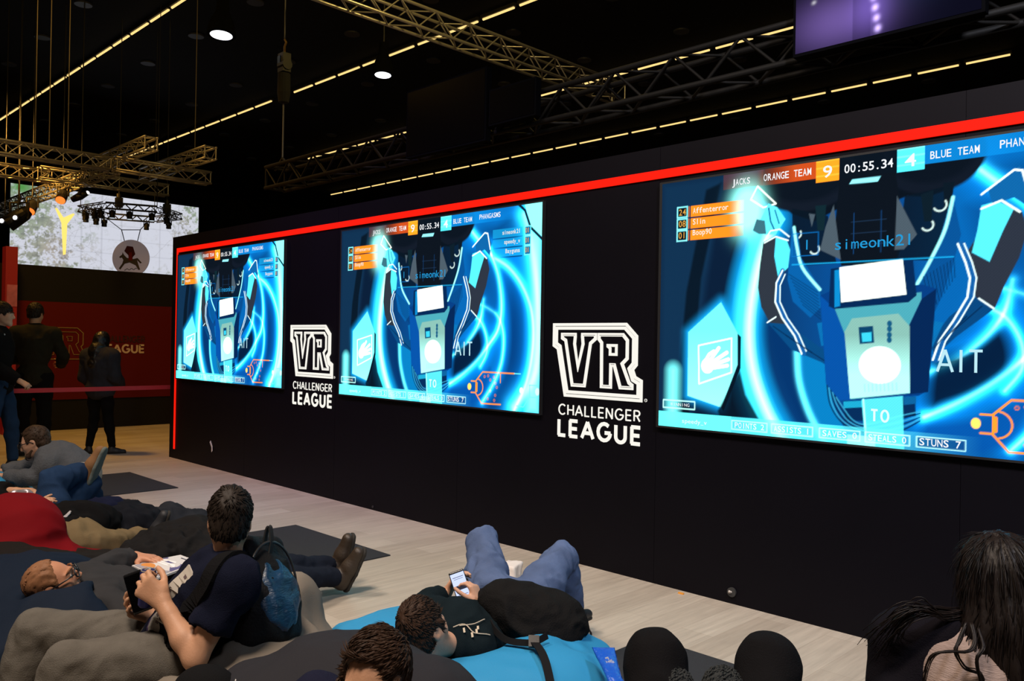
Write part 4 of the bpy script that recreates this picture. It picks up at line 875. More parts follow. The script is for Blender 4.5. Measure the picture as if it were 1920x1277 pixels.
# ------------------------------------------------------------------ ring truss with spotlights and the round hanging sign
mspot = mat('spotlight_black', (.01, .01, .012), .5); mdim = mat('ring_truss_grey', (.10, .11, .16), .5, metal=.3)
RC = AD(246, 399, 16.6); rt = thing('ring_truss', 'hexagonal hanging truss in front of the bright tree screen', 'truss', RC); RR = .90
hexp = [RC+RR*(np.array([math.cos(q), math.sin(q), 0])) for q in np.radians([10, 70, 130, 190, 250, 310])]
for k in range(6):
    A0, B0 = hexp[k], hexp[(k+1) % 6]; d = unit(B0-A0); s = np.cross(d, Z_); mb = MB(); h = .055
    for u in (-1, 1):
        for v in (-1, 1): mb.tube([A0+s*h*u+Z_*h*v, B0+s*h*u+Z_*h*v], .011, 6)
    for i in range(8):
        p0, p1 = A0+(B0-A0)*i/8, A0+(B0-A0)*(i+1)/8; g = 1 if i % 2 else -1
        for u in (-1, 1): mb.tube([p0+s*h*u+Z_*h*g, p1+s*h*u-Z_*h*g], .006, 5, caps=False)
    build('ring_section', mb, mdim, rt)
for k in (0, 2, 4): build('hanging_wire', MB().tube([hexp[k]+Z_*.05, (hexp[k][0], hexp[k][1], 8.0)], .007, 6), mspot, rt)
mdot = emis('spot_pale_glow', (.8, .9, 1), .8)
def spot(P, label, sc=1.0, drop=.0, lens=None, tilt=(0, 0, -1), group='ring spotlights'):
    t = thing('stage_spotlight', label, 'spotlight', P, group); ax = unit(tilt); P = np.asarray(P, float)
    build('yoke', MB().tube([P+Z_*.05*sc, P, P+RT*.055*sc, P+RT*.055*sc-Z_*.10*sc], .010*sc, 6).tube([P, P-RT*.055*sc, P-RT*.055*sc-Z_*.10*sc], .010*sc, 6), mspot, t)
    c = P-Z_*.09*sc; build('body', MB().lathe(c-ax*.07*sc, ax, [(.0, 0), (.03*sc, .0), (.045*sc, .03*sc), (.05*sc, .13*sc), (.05*sc, .15*sc), (0, .15*sc)], 16), mspot, t)
    if sc > 1.5: build('drop_pole', MB().tube([P, (P[0], P[1], 8.0)], .011, 6), mspot, t)
    if lens is not None: build('lens', MB().lathe(c+ax*.081*sc, ax, [(.0, 0), (.044*sc, 0), (.044*sc, .006*sc), (0, .008*sc)], 16), lens, t)
POS = ['on the left point of the hanging ring', 'second on the ring from its left point', 'on the near left edge of the ring', 'on the near edge, left of the middle', 'on the near edge, in the middle', 'lowest on the near edge, right of the middle', 'at the right bottom corner of the ring', 'between the right corner and the right point', 'rightmost on the ring', 'on the far right edge of the ring', 'on the far edge of the ring, middle', 'on the far left edge of the ring']
for k, q in enumerate(np.radians([196, 215, 238, 262, 285, 300, 318, 338, 4, 35, 95, 140])):
    kk = int(((math.degrees(q)-10) % 360)//60); A0, B0 = hexp[kk], hexp[(kk+1) % 6]; f = (((math.degrees(q)-10) % 360) % 60)/60; P = A0+(B0-A0)*f-Z_*.06
    spot(P, 'small black spotlight %s' % POS[k], 1.0, lens=mdot if k in (6, 7, 8) else None)
for px, py, lb in ((223, 380, 'black chain motor above the far left side of the hanging ring'), (313, 392, 'black chain motor above the right side of the hanging ring')):
    P = AD(px, py, 16.9); t = thing('chain_motor', lb, 'hoist', P, 'chain motors'); build('body', MB().obox(P, [X_, Y_, Z_], (.06, .06, .10)).tube([P+Z_*.1, P+Z_*.18], .05, 10), mspot, t); build('chain', MB().tube([P+Z_*.18, (P[0], P[1], 8.0)], .008, 6), mspot, t)
SCN = AD(245, 484, 16.4); sr = 34.5/FPX*16.4; fx = RT; fn = -FW
sg = thing('round_sign', 'round pale hanging sign with a dark red rider on a grey horse', 'sign', SCN-Z_*sr)
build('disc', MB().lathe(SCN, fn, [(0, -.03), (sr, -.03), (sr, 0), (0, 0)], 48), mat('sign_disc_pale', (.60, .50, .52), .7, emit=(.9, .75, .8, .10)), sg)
def emb(name, pts, z, m):
    P = [((a-1300)/185*sr, (870-b)/185*sr) for a, b in pts]; build(name, MB().prism(P, SCN+fn*z, fx, Z_, .004), m, sg)
mhorse = mat('emblem_grey', (.16, .14, .16), .7); mrid = mat('emblem_dark_red', (.16, .02, .03), .7); mcoat = mat('emblem_red', (.45, .03, .04), .7)
emb('horse', [(1185, 860), (1215, 835), (1218, 812), (1232, 838), (1262, 868), (1330, 878), (1370, 868), (1414, 915), (1398, 922), (1366, 890), (1378, 930), (1398, 985), (1380, 988), (1352, 942), (1290, 915), (1242, 928), (1198, 988), (1184, 975), (1218, 925), (1228, 890), (1212, 866), (1195, 872)], .001, mhorse)
emb('rider', [(1236, 800), (1262, 748), (1322, 755), (1347, 830), (1322, 860), (1316, 893), (1283, 893), (1278, 842), (1250, 815)], .004, mrid); emb('coat', [(1286, 815), (1310, 810), (1320, 893), (1280, 893)], .007, mcoat)
a = MB(); q = [SCN+fn*.004+fx*(x*sr)+Z_*(-.60+.035*math.sin(x*26)+x*.08)*sr for x in np.linspace(-.33, .36, 40)]; a.tube(q, .007, 5); build('script', a, mat('emblem_blue_grey', (.20, .24, .34), .7), sg)
a = MB(); L1, R1 = AD(228, 431, 16.45), AD(263, 431, 16.45)
for p0, p1 in ((hexp[3]-Z_*.05, L1), (hexp[0]-Z_*.05, R1), (L1, R1), (L1, SCN+Z_*sr*.94-RT*sr*.36), (R1, SCN+Z_*sr*.94+RT*sr*.36)): a.tube([p0, p1], .008, 6)
build('hanging_cable', a, mspot, sg)
# lamps under the amber truss
mor = emis('spot_orange_glow', (1, .20, .03), 1.5); mwh = emis('spot_white_glow', (1, .95, 1), 4)
t = spot(AD(118, 349, 16.2), 'orange-glowing stage light hanging right of the amber truss foot', 2.0, lens=mor, tilt=-FW*.6-Z_*.6+RT*.1, group='stage lights at upper left')
t = spot(AD(61, 370, 16.2), 'orange-glowing stage light beside the top left of the tree screen', 2.0, lens=mor, tilt=-FW*.6-Z_*.6+RT*.1, group='stage lights at upper left')
t2 = spot(AD(36, 380, 15.6), 'big round black stage light at the left edge of the tree screen', 3.0, lens=None, tilt=-FW*.3-RT*.5-Z_*.5, group='stage lights at upper left')
def pole(P, t): build('drop_pole', MB().tube([P, (P[0], P[1], 8.0)], .011, 6), mspot, t)
def glowlamp(px, py, d, r, label):
    P = AD(px, py, d); t = thing('stage_spotlight', label, 'spotlight', P, 'stage lights at upper left'); pole(P+FW*.10, t); build('body', MB().lathe(P+FW*.16, -FW, [(0, 0), (r*1.3, 0), (r*1.5, .15), (0, .152)], 14), mspot, t); build('lens', MB().lathe(P, -FW, [(0, .0), (r, .0), (r*.6, .012), (0, .016)], 14), mwh, t)
glowlamp(28, 408, 15.4, .04, 'small white-shining stage light beside the left edge of tree screen'); glowlamp(3, 414, 15.4, .04, 'small white-shining stage light at the left border of the photo')
P = AD(152, 366, 16.0); t = mh = thing('moving_head', 'black moving-head stage light with a small white glow over the tree screen', 'spotlight', P)
pole(P+Z_*.3, t) if True else None; build('body', MB().tube([P-RT*.17-Z_*.09, P-RT*.02-Z_*.02, P+RT*.12+Z_*.05], [.055, .075, .05], 14), mspot, t, smooth=True); build('yoke', MB().tube([P+Z_*.30, P+Z_*.12, P+FW*.09+Z_*.0], .03, 8).tube([P+Z_*.12, P-FW*.09], .03, 8), mspot, t); build('lens', MB().lathe(P+RT*.125+Z_*.052, unit(RT+Z_*.4-FW), [(0, 0), (.035, 0), (.02, .012), (0, .014)], 12), mwh, t)
# ------------------------------------------------------------------ hanging televisions, hoist
mtv = mat('tv_black_plastic', (.002, .002, .003), .8, spec=.05); mgl = mat('tv_dark_glass', (.0015, .0015, .002), .3, spec=.08)
def tv(x0, x1, z0, z1, y, label, painted_reflection=None):
    t = thing('hanging_television', label, 'television', ((x0+x1)/2, y, z0), 'televisions hung on the dark truss'); build('case', MB().box((x0, y, z0), (x1, y+.07, z1)).box((x0+.3, y+.07, z0+.15), (x1-.3, y+.13, z1-.15)), mtv, t)
    if painted_reflection is None: build('screen', MB().box((x0+.02, y-.004, z0+.02), (x1-.02, y+.001, z1-.02)), mgl, t)
    else: grid_picture('screen', painted_reflection, (x0+.02, y-.004, z1-.02), X_, Z_, x1-x0-.04, z1-z0-.04, emis_attr('tv_painted_reflection', 1.0), t)
    for x in (x0+.25, x1-.25): build('bracket', MB().tube([(x, y+.1, z1-.1), (x, y+.12, 4.0)], .018, 8).tube([(x, y+.12, z0+.05), (x, y+.12, 3.75)], .018, 8), mtv, t)
    return t
tv(-7.3, -6.02, 3.53, 4.27, 5.62, 'switched-off black television hanging in front of the dark truss, middle')
tv(-5.98, -5.34, 3.66, 4.02, 5.62, 'smaller black panel hanging directly right of the switched-off television')
W, H = 120, 68; s_, t_ = np.meshgrid(np.arange(W)/W, np.arange(H)/H); im = np.zeros((H, W, 3)); im[:] = (.004, .004, .012)  # purple reflection of stage lights on the TV glass, painted as emissive colour
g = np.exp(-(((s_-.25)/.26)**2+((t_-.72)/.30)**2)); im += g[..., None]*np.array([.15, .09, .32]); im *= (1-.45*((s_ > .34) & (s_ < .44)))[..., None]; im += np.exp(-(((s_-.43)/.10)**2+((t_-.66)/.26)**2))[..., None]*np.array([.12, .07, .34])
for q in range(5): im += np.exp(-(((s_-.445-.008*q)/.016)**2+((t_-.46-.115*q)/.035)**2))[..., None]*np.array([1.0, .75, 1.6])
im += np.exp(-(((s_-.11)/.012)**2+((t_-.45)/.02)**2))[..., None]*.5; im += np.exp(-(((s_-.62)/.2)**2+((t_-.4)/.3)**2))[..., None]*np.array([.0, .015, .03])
tv(-2.80, -1.555, 3.605, 4.26, 5.62, 'television at the upper right with a purple stage-light reflection painted on its screen', im)
P = AY(533, 125, 5.9); t = thing('chain_hoist', 'chain hoist with blue and yellow parts above the left end of the dark truss', 'hoist', P-Z_*.2)
build('body', MB().obox(P+Z_*.05, [X_, Y_, Z_], (.075, .06, .13)).tube([P+Z_*.02-X_*.07, P+Z_*.02+X_*.09], .075, 12), mspot, t)
build('cover', MB().obox(P+Z_*.09-X_*.03-Y_*.062, [X_, Y_, Z_], (.035, .01, .05)), mat('hoist_blue', (.03, .12, .45), .5), t); build('hook', MB().tube([P+Z_*.18, P+Z_*.28, P+Z_*.33+X_*.04, P+Z_*.38], .014, 6), mat('hoist_amber', (.45, .25, .04), .5), t)
build('chain', MB().tube([P+Z_*.38, (P[0], P[1], 7.99)], .009, 6).tube([P-Z_*.1, (P[0], P[1], 4.05)], .011, 6), mat('hoist_chain', (.25, .25, .27), .4, metal=.6), t); build('chain_bag', MB().lathe(P-Z_*.52, Z_, [(0, 0), (.07, .02), (.09, .15), (.085, .42), (0, .42)], 14), mat('hoist_bag', (.012, .012, .014), .9), t)
build('sling', MB().tube([(P[0], P[1], 4.05), (P[0]-.2, P[1], 3.9)], .016, 6).tube([(P[0], P[1], 4.05), (P[0]+.2, P[1], 3.9)], .016, 6), mspot, t)
# ------------------------------------------------------------------ floor mats and little things on the wall and floor
mmat = mat('mat_charcoal_felt', (.028, .030, .034), .95, bump=.35, bscale=420, var=.25, vscale=160, spec=.2)
for x0, y0, w, lb in ((-9.56, 2.2, 1.28, 'charcoal floor mat farthest back, behind the person in blue jeans'), (-6.02, 1.9, 1.28, 'charcoal floor mat beside the brown boots'), (-2.52, 1.7, 1.40, 'charcoal floor mat under the two black knees')):
    tag(build('floor_mat', MB().box((x0, y0, .0), (x0+w, 3.575, .008)), mmat, None, (x0, y0, 0)), lb, 'mat', 'charcoal floor mats')
P = AY(1373, 1110, WY); t = thing('wall_socket', 'small round cable outlet low on the black wall with a pale plug', 'socket', P)
build('plate', MB().lathe(P-Y_*.012, Y_, [(.016, 0), (.028, 0), (.028, .012), (.016, .012)], 20), mat('socket_grey', (.03, .03, .03), .5), t); build('plug', MB().tube([P-Y_*.03+Z_*.004-X_*.004, P-Y_*.002], .007, 8).tube([P-Y_*.03+Z_*.004-X_*.004, P-Y_*.034+Z_*.012], .006, 8), mat('plug_pale', (.55, .5, .45), .5), t)
P = AY(398, 838, WY); tag(build('loose_tag', MB().strap([P-X_*.05+Z_*.06-Y_*.003, P-Y_*.004, P+X_*.035-Z_*.05-Y_*.02], .03, .003, X_+Z_), mat('tag_white', (.6, .6, .58), .7), None, P), 'scrap of white tape low on the black wall near its left end', 'tape')
P = AZ(1277, 1112.5, .004); tag(build('crumb', MB().obox(P, [X_, Y_, Z_], (.018, .007, .004)), mat('crumb_orange', (.75, .30, .03), .8), None, P), 'tiny orange scrap on the pale floor against the black wall', 'scrap')
P = AZ(707, 949, .03); P[1] = WY
tag(build('wall_stud', MB().lathe(P-Y_*.006, Y_, [(0, 0), (.012, 0), (.012, .006), (0, .006)], 12), mat('socket_dark', (.02, .02, .02), .5), None, P), 'tiny dark stud low on the black wall below the middle screen', 'stud')
# belt barrier in front of the banner
BBX = -10.75
t = thing('belt_barrier', 'red belt stretched between two dark posts in front of the red banner', 'barrier', (BBX, 3.4, 0))
yA, yB = AX(-40, 730, BBX)[1], 4.95; zb = AX(140, 730, BBX)[2]
build('belt', MB().strap([(BBX, y, zb-.004*math.sin(math.pi*(y-yA)/(yB-yA))) for y in np.linspace(yA, yB, 9)], .052, .003, Z_), mat('belt_red', (.40, .02, .03), .7, emit=(1, .05, .06, .012)), t)
for y in (yA, yB):
    p = build('barrier_post', MB().tube([(BBX, y, .02), (BBX, y, zb+.06)], .024, 12).lathe((BBX, y, 0), Z_, [(0, 0), (.17, 0), (.17, .012), (.05, .03), (0, .03)], 24), mat('post_black', (.012, .012, .013), .4), t); build('belt_cassette', MB().tube([(BBX, y, zb-.05), (BBX, y, zb+.05)], .034, 12), mat('post_black', (.012, .012, .013), .4), p)
# ------------------------------------------------------------------ cloth, skin and hair
mskin = mat('skin_warm', (.50, .27, .165), .52, bump=.10, bscale=180, spec=.35, var=.10, vscale=30)
mskin2 = mat('skin_pale', (.52, .29, .19), .52, bump=.10, bscale=180, spec=.35, var=.10, vscale=30)
mskin3 = mat('skin_ruddy', (.50, .235, .14), .50, bump=.10, bscale=180, spec=.35, var=.14, vscale=24)
mat('eye_white', (.6, .58, .55), .3); mat('eye_iris', (.03, .02, .012), .2)
def fabric(name, col, rough=.92, b=.35, bs=260, var=.18, vs=14, st=(1, 1, 1)): return mat(name, col, rough, bump=b, bscale=bs, var=var, vscale=vs, spec=.06, stretch=st)
mnavy = fabric('navy_cotton', (.0065, .008, .019)); mcharc = fabric('charcoal_wool', (.034, .034, .037), bs=420); mgreyj = fabric('grey_denim', (.118, .108, .094), var=.3)
mblackc = fabric('black_cloth', (.0065, .006, .0065)); mteal = fabric('black_teal_cotton', (.006, .011, .014)); mjean = fabric('blue_denim', (.080, .115, .215), var=.5, vs=7); mjean2 = fabric('dark_blue_denim', (.015, .034, .080), var=.4, vs=7)
mdjean = fabric('black_blue_denim', (.010, .013, .022)); mkhaki = fabric('khaki_cotton', (.165, .118, .062)); molive = fabric('olive_knit', (.020, .018, .012)); mbeige = fabric('pinkish_beige_knit', (.30, .222, .19), bs=60, b=.5, var=.42, vs=7, st=(1, 1, 7))
mgknit = fabric('grey_striped_knit', (.085, .09, .10), bs=90, b=.6)
def hairm(name, c): return mat(name, c, .6, bump=.5, bscale=34, spec=.22, var=.45, vscale=20, stretch=(1, 1, .25))
hbrown = hairm('hair_dark_brown', (.016, .0105, .0075)); hbrown2 = hairm('hair_warm_brown', (.036, .017, .009)); hginger = hairm('hair_ginger_grey', (.23, .105, .050)); hblack = hairm('hair_near_black', (.008, .0055, .0045))
mboot = mat('boot_brown_leather', (.030, .019, .011), .5, bump=.2, bscale=60); msole = mat('sole_dark', (.018, .015, .012), .85); mtan = mat('tan_suede', (.20, .095, .035), .85, bump=.2, bscale=120); msoleg = mat('sole_grey_green', (.10, .12, .11), .8, bump=.5, bscale=40)
mshoeb = mat('shoe_black', (.012, .013, .017), .6); mlace = mat('lace_dark', (.03, .02, .012), .8); mblkpl = mat('phone_black', (.008, .008, .009), .25)
BAGS = []
def bag(name, label, ops, m, h=.02, wr=.014, wf=5.5, seed=1, dents=(), group='bean bags', z0=.0, dk=.06, grow=.004, wdir=None):
    sd = SDF()
    for o in ops: sd.ell(*o[:2], k=o[2] if len(o) > 2 else .12, M=o[3] if len(o) > 3 else None)
    own = SDF(); own.ops = list(sd.ops)
    for d in dents: sd.ext(d, grow, dk, True)
    for d in BAGS: sd.ext(d, .012, .03, True)
    BAGS.append(own)
    sd.above(z0, .01); V, Fq = sd.mesh(h); V = relax(V, Fq, 1); W2 = wrinkle(V, Fq, wr, wf, seed, wdir); t = np.clip((V[:, 2]-z0)/.06, 0, 1)[:, None]; V = V+(W2-V)*t*(.4+.6*vnoise(V*2.3, seed+3)[:, None]); V[:, 2] = np.maximum(V[:, 2], z0)
    c = V.mean(0); c[2] = z0; o = link(name, V, Fq, m, None, c, True); return tag(o, label, 'bean bag', group)
mbagblue = mat('bag_bright_blue', (.022, .235, .47), .55, bump=.12, bscale=300, spec=.4); mbaggrey = mat('bag_grey_canvas', (.17, .145, .118), .85, spec=.15, bump=.2, bscale=300, var=.15, vscale=5); mbagdark = mat('bag_slate', (.022, .022, .027), .8, spec=.1, bump=.2, bscale=300)
mbagred = mat('bag_dark_red', (.15, .003, .006), .8, spec=.08, bump=.2, bscale=300); mbagnavy = mat('bag_navy', (.006, .012, .026), .75, spec=.1, bump=.2, bscale=300)
# ------------------------------------------------------------------ A: man in navy T-shirt with a can
A = Man(dict(head=AD(431, 979, 2.96), neck=AD(424, 1068, 2.97), shL=AD(438, 1092, 2.80), shR=AD(443, 1068, 3.13), elL=AD(366, 1234, 2.72), wrL=AD(305, 1130, 2.80), elR=AD(345, 1170, 3.22), wrR=AD(288, 1158, 3.02),
             hipL=AD(345, 1243, 2.86), hipR=AD(318, 1210, 3.06), mid=AD(376, 1150, 3.00), knL=AD(122, 1250, 2.74), knR=AD(66, 1183, 3.02), anL=AD(72, 1430, 2.66), anR=AD(12, 1370, 2.92)),
        FW*1.0-RT*.30-Z_*.12, Z_*1.0+FW*.12, sz=1.0, hs=.90)
CANP = AD(276, 1102, 2.868)
AH = {'L': dict(d=-RT*.72+Z_*.62, n=FW*.92-RT*.25, t=Z_*.75+RT*.5, curls=[(.75, 1.15, .7), (.78, 1.15, .7), (.8, 1.15, .75), (.85, 1.15, .75)], thumb=.8),
      'R': dict(d=-RT*.75+Z_*.45-FW*.35, n=-FW*.35+Z_*.9+RT*.2, t=FW*.8+Z_*.3, curls=[(.55, .8, .5), (.55, .8, .5), (.6, .8, .5), (.6, .85, .5)], thumb=.3, spread=.09)}
A.body('person', 'man in navy T-shirt seen from behind, wearing a backpack and holding a can', mskin, AH)
A.top('navy_t_shirt', mnavy, .62, .62, o=.016, hem=.04, wr=.011, seed=4)
A.pants(mgreyj, o=.010, wr=.009, wf=13, rise=.06, seed=8, wide=1.02)
short_hair(A.o, A.hm, A.M, hbrown, .90, top=.022, side=.007, nape=-.062, seed=3, tufts=3000, ln=.030, lift=.10)
bl = SDF(); u1 = unit(A.J['mid']-A.pel); hl = unit(A.J['hipR']-A.J['hipL']); r_ = unit(hl-u1*np.dot(hl, u1)); bl.ell(A.pel+u1*.045, np.array([.182, .134, .05])+.006, np.array([r_, np.cross(u1, r_), u1]), .01); bl.cut(A.pel+u1*.065, u1); bl.cut(A.pel+u1*.028, -u1); soft('belt', bl, .009, fabric('belt_black', (.01, .009, .008)), A.o)
for S in 'LR': A.shoe(S, mshoeb, msole, -RT*.9-FW*.1+Z_*.05, -Z_)
# the can and the phone in his hands
def can(P, ax, label):
    t = thing('drink_can', label, 'can', P-ax*.06); B = P-ax*.065
    build('body', MB().lathe(B, ax, [(.0, .004), (.021, .0), (.0265, .008), (.0265, .118), (.024, .126)], 28), mat('can_blue', (.015, .02, .16), .3, metal=.4), t, smooth=False)
    build('stripe', MB().lathe(B, ax, [(.0266, .045), (.0269, .045), (.0269, .085), (.0266, .085)], 28), mat('can_silver', (.6, .6, .62), .3, metal=.6), t)
    build('lid', MB().lathe(B, ax, [(.0, .123), (.021, .123), (.0225, .128), (.0245, .128), (.0245, .124), (.024, .1255)], 28).tube([B+ax*.126-RT*.012, B+ax*.131, B+ax*.127+RT*.008], .0035, 6), mat('can_lid', (.75, .73, .68), .28, metal=.7), t); return t
can(CANP, unit(Z_+RT*.05), 'blue and silver drink can in the hand of navy T-shirt man')
def slab(name, label, cat, c, ax, half, m, mscr=None, content=None, inset=.003):
    t = thing(name, label, cat, np.asarray(c)-ax[2]*half[2]); bm = bmesh.new(); ax = np.asarray(ax)
    sd = SDF().box(c, half, ax, min(half)*.9, .001); V, Fq = sd.mesh(min(.004, half[2]*.8)); link('case', V, Fq, m, t, ORG(t), True)
    if mscr is not None: build('screen', MB().obox(np.asarray(c)+ax[2]*(half[2]+.0004), ax, (half[0]-inset, half[1]-inset*3, .0006)), mscr, t)
    if content: content(t)
    return t
def axes(lng, nrm): l = unit(lng); n = unit(np.asarray(nrm, float)-l*np.dot(nrm, l)); return np.array([np.cross(l, n), l, n])
hp = AD(259, 1110, 2.95); slab('mobile_phone', 'dark mobile phone in the lower hand of navy T-shirt man', 'phone', hp, axes(AD(268, 1144, 2.95)-AD(250, 1080, 2.97), -FW*.85+Z_*.35-RT*.1), (.036, .073, .0045), mblkpl, mgl)
# programme leaflet hanging at his waist
pp = [AD(*q) for q in ((362, 1076, 2.84), (338, 1106, 2.85), (312, 1142, 2.87), (294, 1172, 2.86), (306, 1203, 2.83))]; SV = RT*.72+Z_*.62-FW*.25; P_ = densify(pp, 4)
lf = thing('lanyard_booklet', 'white printed booklet hanging at the waist of navy T-shirt man', 'booklet', P_[8])
build('cover', MB().strap(list(P_), .088, .006, SV), mat('leaflet_white', (.50, .46, .40), .7), lf)
build('back_edge', MB().strap([p+FW*.012-RT*.010-Z_*.008 for p in P_[10:]], .090, .005, SV), mat('leaflet_purple', (.09, .05, .16), .6), lf)
a = MB(); rg = random.Random(3)
for i in (2, 4, 5, 7, 8, 10, 11, 13, 14, 15):
    t_ = unit(P_[i+1]-P_[i-1]); w_ = unit(SV-t_*np.dot(SV, t_)); g_ = np.cross(t_, w_); g_ = g_ if np.dot(g_, CC-P_[i]) > 0 else -g_; a.obox(P_[i]+g_*.0034+w_*rg.uniform(-.03, .03), [t_, w_, g_], (rg.uniform(.004, .009), rg.uniform(.004, .012), .0008))
build('print', a, mat('leaflet_print', (.14, .10, .10), .7), lf)
# his backpack
bpc = AD(492, 1108, 3.02); bu = unit(AD(474, 1040, 3.08)-AD(506, 1190, 2.98)); bo = unit(RT*.86-FW*.45-Z_*.1); bo = unit(bo-bu*np.dot(bo, bu)); bl_ = np.cross(bu, bo); BM = np.array([bl_, bo, bu])
bp = thing('backpack', 'black and blue backpack on the back of navy T-shirt man', 'backpack', bpc-bu*.24)
mpk = mat('pack_black', (.008, .008, .009), .6, spec=.12, bump=.3, bscale=120); AS = A.as_sdf(.022, arms='L')
sd = SDF(); sd.box(bpc-bo*.01, (.14, .055, .205), BM, .05, .02); sd.ell(bpc+bo*.02-bu*.03, (.13, .075, .165), BM, .05); sd.ext(AS, 0, .01, True); soft('main_bag', sd, .009, mpk, bp, wr=.007, wf=11)
mpb = mat('pack_blue_print', (.006, .035, .085), .34, var=.95, vscale=13, bump=.4, bscale=60, stretch=(1, 1, 3))
sd = SDF(); sd.ell(bpc+bo*.058-bu*.035, (.105, .044, .130), BM, .03); sd.ext(AS, 0, .01, True); soft('front_pocket', sd, .008, mpb, bp, wr=.009, wf=16, seed=5)
build('zip', MB().tube([bpc+bo*(.052+.03*math.sin(q))+bl_*(-.125*math.cos(q))+bu*(.0+.155*math.sin(q)) for q in np.linspace(.05, 3.09, 20)], .005, 6), mat('pack_zip', (.02, .02, .022), .4), bp, smooth=True)
build('top_handle', MB().strap(densify([AD(494, 1040, 3.06), AD(497, 1012, 3.06), AD(502, 989, 3.06), AD(507, 990, 3.06), AD(509, 1014, 3.05), AD(506, 1040, 3.04)]), .020, .006, FW+RT*.3), mat('pack_web', (.010, .010, .011), .8), bp)
sp = [AD(*q) for q in ((502, 1060, 2.98), (474, 1046, 2.93), (444, 1054, 2.84), (416, 1074, 2.77), (392, 1100, 2.75), (372, 1128, 2.80), (360, 1154, 2.85), (354, 1184, 2.88), (360, 1210, 2.86))]
AS2 = A.as_sdf(.016, arms='L'); mb = MB(); strap_on(mb, AS2, sp, .066, .012, .007); build('shoulder_strap', mb, mat('pack_strap', (.006, .006, .007), .9, spec=.06, bump=.3, bscale=200), bp)
Pq, gq = onto(AS2, [sp[6]], .02); build('buckle', MB().obox(Pq[0], axes(sp[7]-sp[5], gq[0]), (.030, .020, .008)), mblkpl, bp)
# bean bag under A
bag('bean_bag', 'grey canvas bean bag under the man in navy T-shirt', [(AD(400, 1262, 3.02)*np.array([1, 1, 0])+Z_*.14, (.62, .52, .30)), (AD(530, 1190, 3.25)*np.array([1, 1, 0])+Z_*.18, (.20, .26, .24)), (AD(556, 1135, 3.30), (.075, .09, .13), .08), (AD(470, 1235, 2.95)*np.array([1, 1, 0])+Z_*.2, (.32, .30, .26))],
    mbaggrey, wr=.030, wf=6, seed=2, dents=(A.as_sdf(.02, arms=''),), dk=.05)
# ------------------------------------------------------------------ B: man with glasses lying back, magazine on his belly
B = Man(dict(head=AD(100, 1095, 3.40), neck=AD(164, 1117, 3.50), shL=AD(160, 1088, 3.74), shR=AD(196, 1140, 3.42), elL=AD(200, 1066, 3.90), wrL=AD(252, 1044, 4.04), elR=AD(262, 1168, 3.36), wrR=AD(305, 1146, 3.62),
             hipL=AD(338, 1098, 4.16), hipR=AD(366, 1122, 4.00), mid=AD(268, 1128, 3.82), knL=AD(502, 1066, 4.62), knR=AD(510, 1094, 4.50), anL=AD(622, 1060, 5.02), anR=AD(632, 1080, 4.92)),
        RT*.70+Z_*.46+FW*.30, -RT*.62+Z_*.62-FW*.42, sz=1.0, hs=.90, girth=.93)
BH = {'L': dict(d=RT*.95-FW*.1-Z_*.02, n=-Z_*1.0, t=-FW*.8+RT*.3, curl=(.16, .22, .2), thumb=.15, spread=.10)}
B.body('person', 'man with glasses and ginger-grey hair lying back with a magazine on his belly', mskin3, BH)
B.top('charcoal_jumper', mcharc, 1.88, 1.97, o=.016, hem=.09, wr=.012, seed=6)
B.pants(mdjean, o=.012, wr=.011, rise=.04, seed=9)
short_hair(B.o, B.hm, B.M, hginger, .90, top=.004, side=.003, hairline=.112, nape=-.055, seed=5, tufts=1800, ln=.013, lift=.06)
eyes(B.o, B.hm, B.M, .90); brows(B.o, B.hm, B.M, hginger, .90); mfr = mat('glasses_frame', (.012, .012, .014), .3)
glasses(B.o, B.hm, B.M, mfr, .92)
for S in 'LR': B.shoe(S, mboot, msole, Z_*.88+RT*(.42 if S == 'R' else .22)-FW*.1, RT*.86+FW*.5-Z_*.10, ln=.30, boot=.09, laces=mlace, name='boot')
def quadsheet(name, label, cat, c4, th, ms, parts=()):
    c4 = [np.asarray(c, float) for c in c4]; n = unit(np.cross(c4[1]-c4[0], c4[3]-c4[0])); n = n if np.dot(n, CC-c4[0]) > 0 else -n; t = thing(name, label, cat, c4[0]); mb = MB()
    pt = lambda u, v, o=0: (c4[0]*(1-u)+c4[1]*u)*(1-v)+(c4[3]*(1-u)+c4[2]*u)*v+n*(o+.012*math.sin(math.pi*u)*math.sin(math.pi*v*.9+.2))
    N = 10; V = [pt(i/N, j/N, o) for o in (0, th) for j in range(N+1) for i in range(N+1)]; q = (N+1)**2; Fs = []
    for j in range(N):
        for i in range(N):
            k = j*(N+1)+i; Fs += [(k, k+N+1, k+N+2, k+1), (q+k, q+k+1, q+k+N+2, q+k+N+1)]
    for k in range(N):
        for a0, b0 in ((k, k+1), ((k+1)*(N+1)+N, k*(N+1)+N) if 0 else (k*(N+1)+N, (k+1)*(N+1)+N), (q-1-k, q-2-k), ((N-k)*(N+1), (N-k-1)*(N+1))): Fs.append((a0, b0, b0+q, a0+q))
    build('pages', mb.add(V, Fs), ms, t)
    for nm, m, pl in parts:
        mb = MB()
        for P in pl:
            cu, cv = np.mean(P, 0); V = [pt(u, v, th+.0015) for u, v in P]+[pt(cu, cv, th+.0015)]; k = len(P); mb.add(V, [(i, (i+1) % k, k) for i in range(k)])
        build(nm, mb, m, t)
    return t
mg = [AD(*q) for q in ((247, 1064, 4.02), (338, 1044, 4.28), (376, 1058, 4.16), (297, 1087, 3.86))]
mg = [p+(CC-p)*.02 for p in mg]
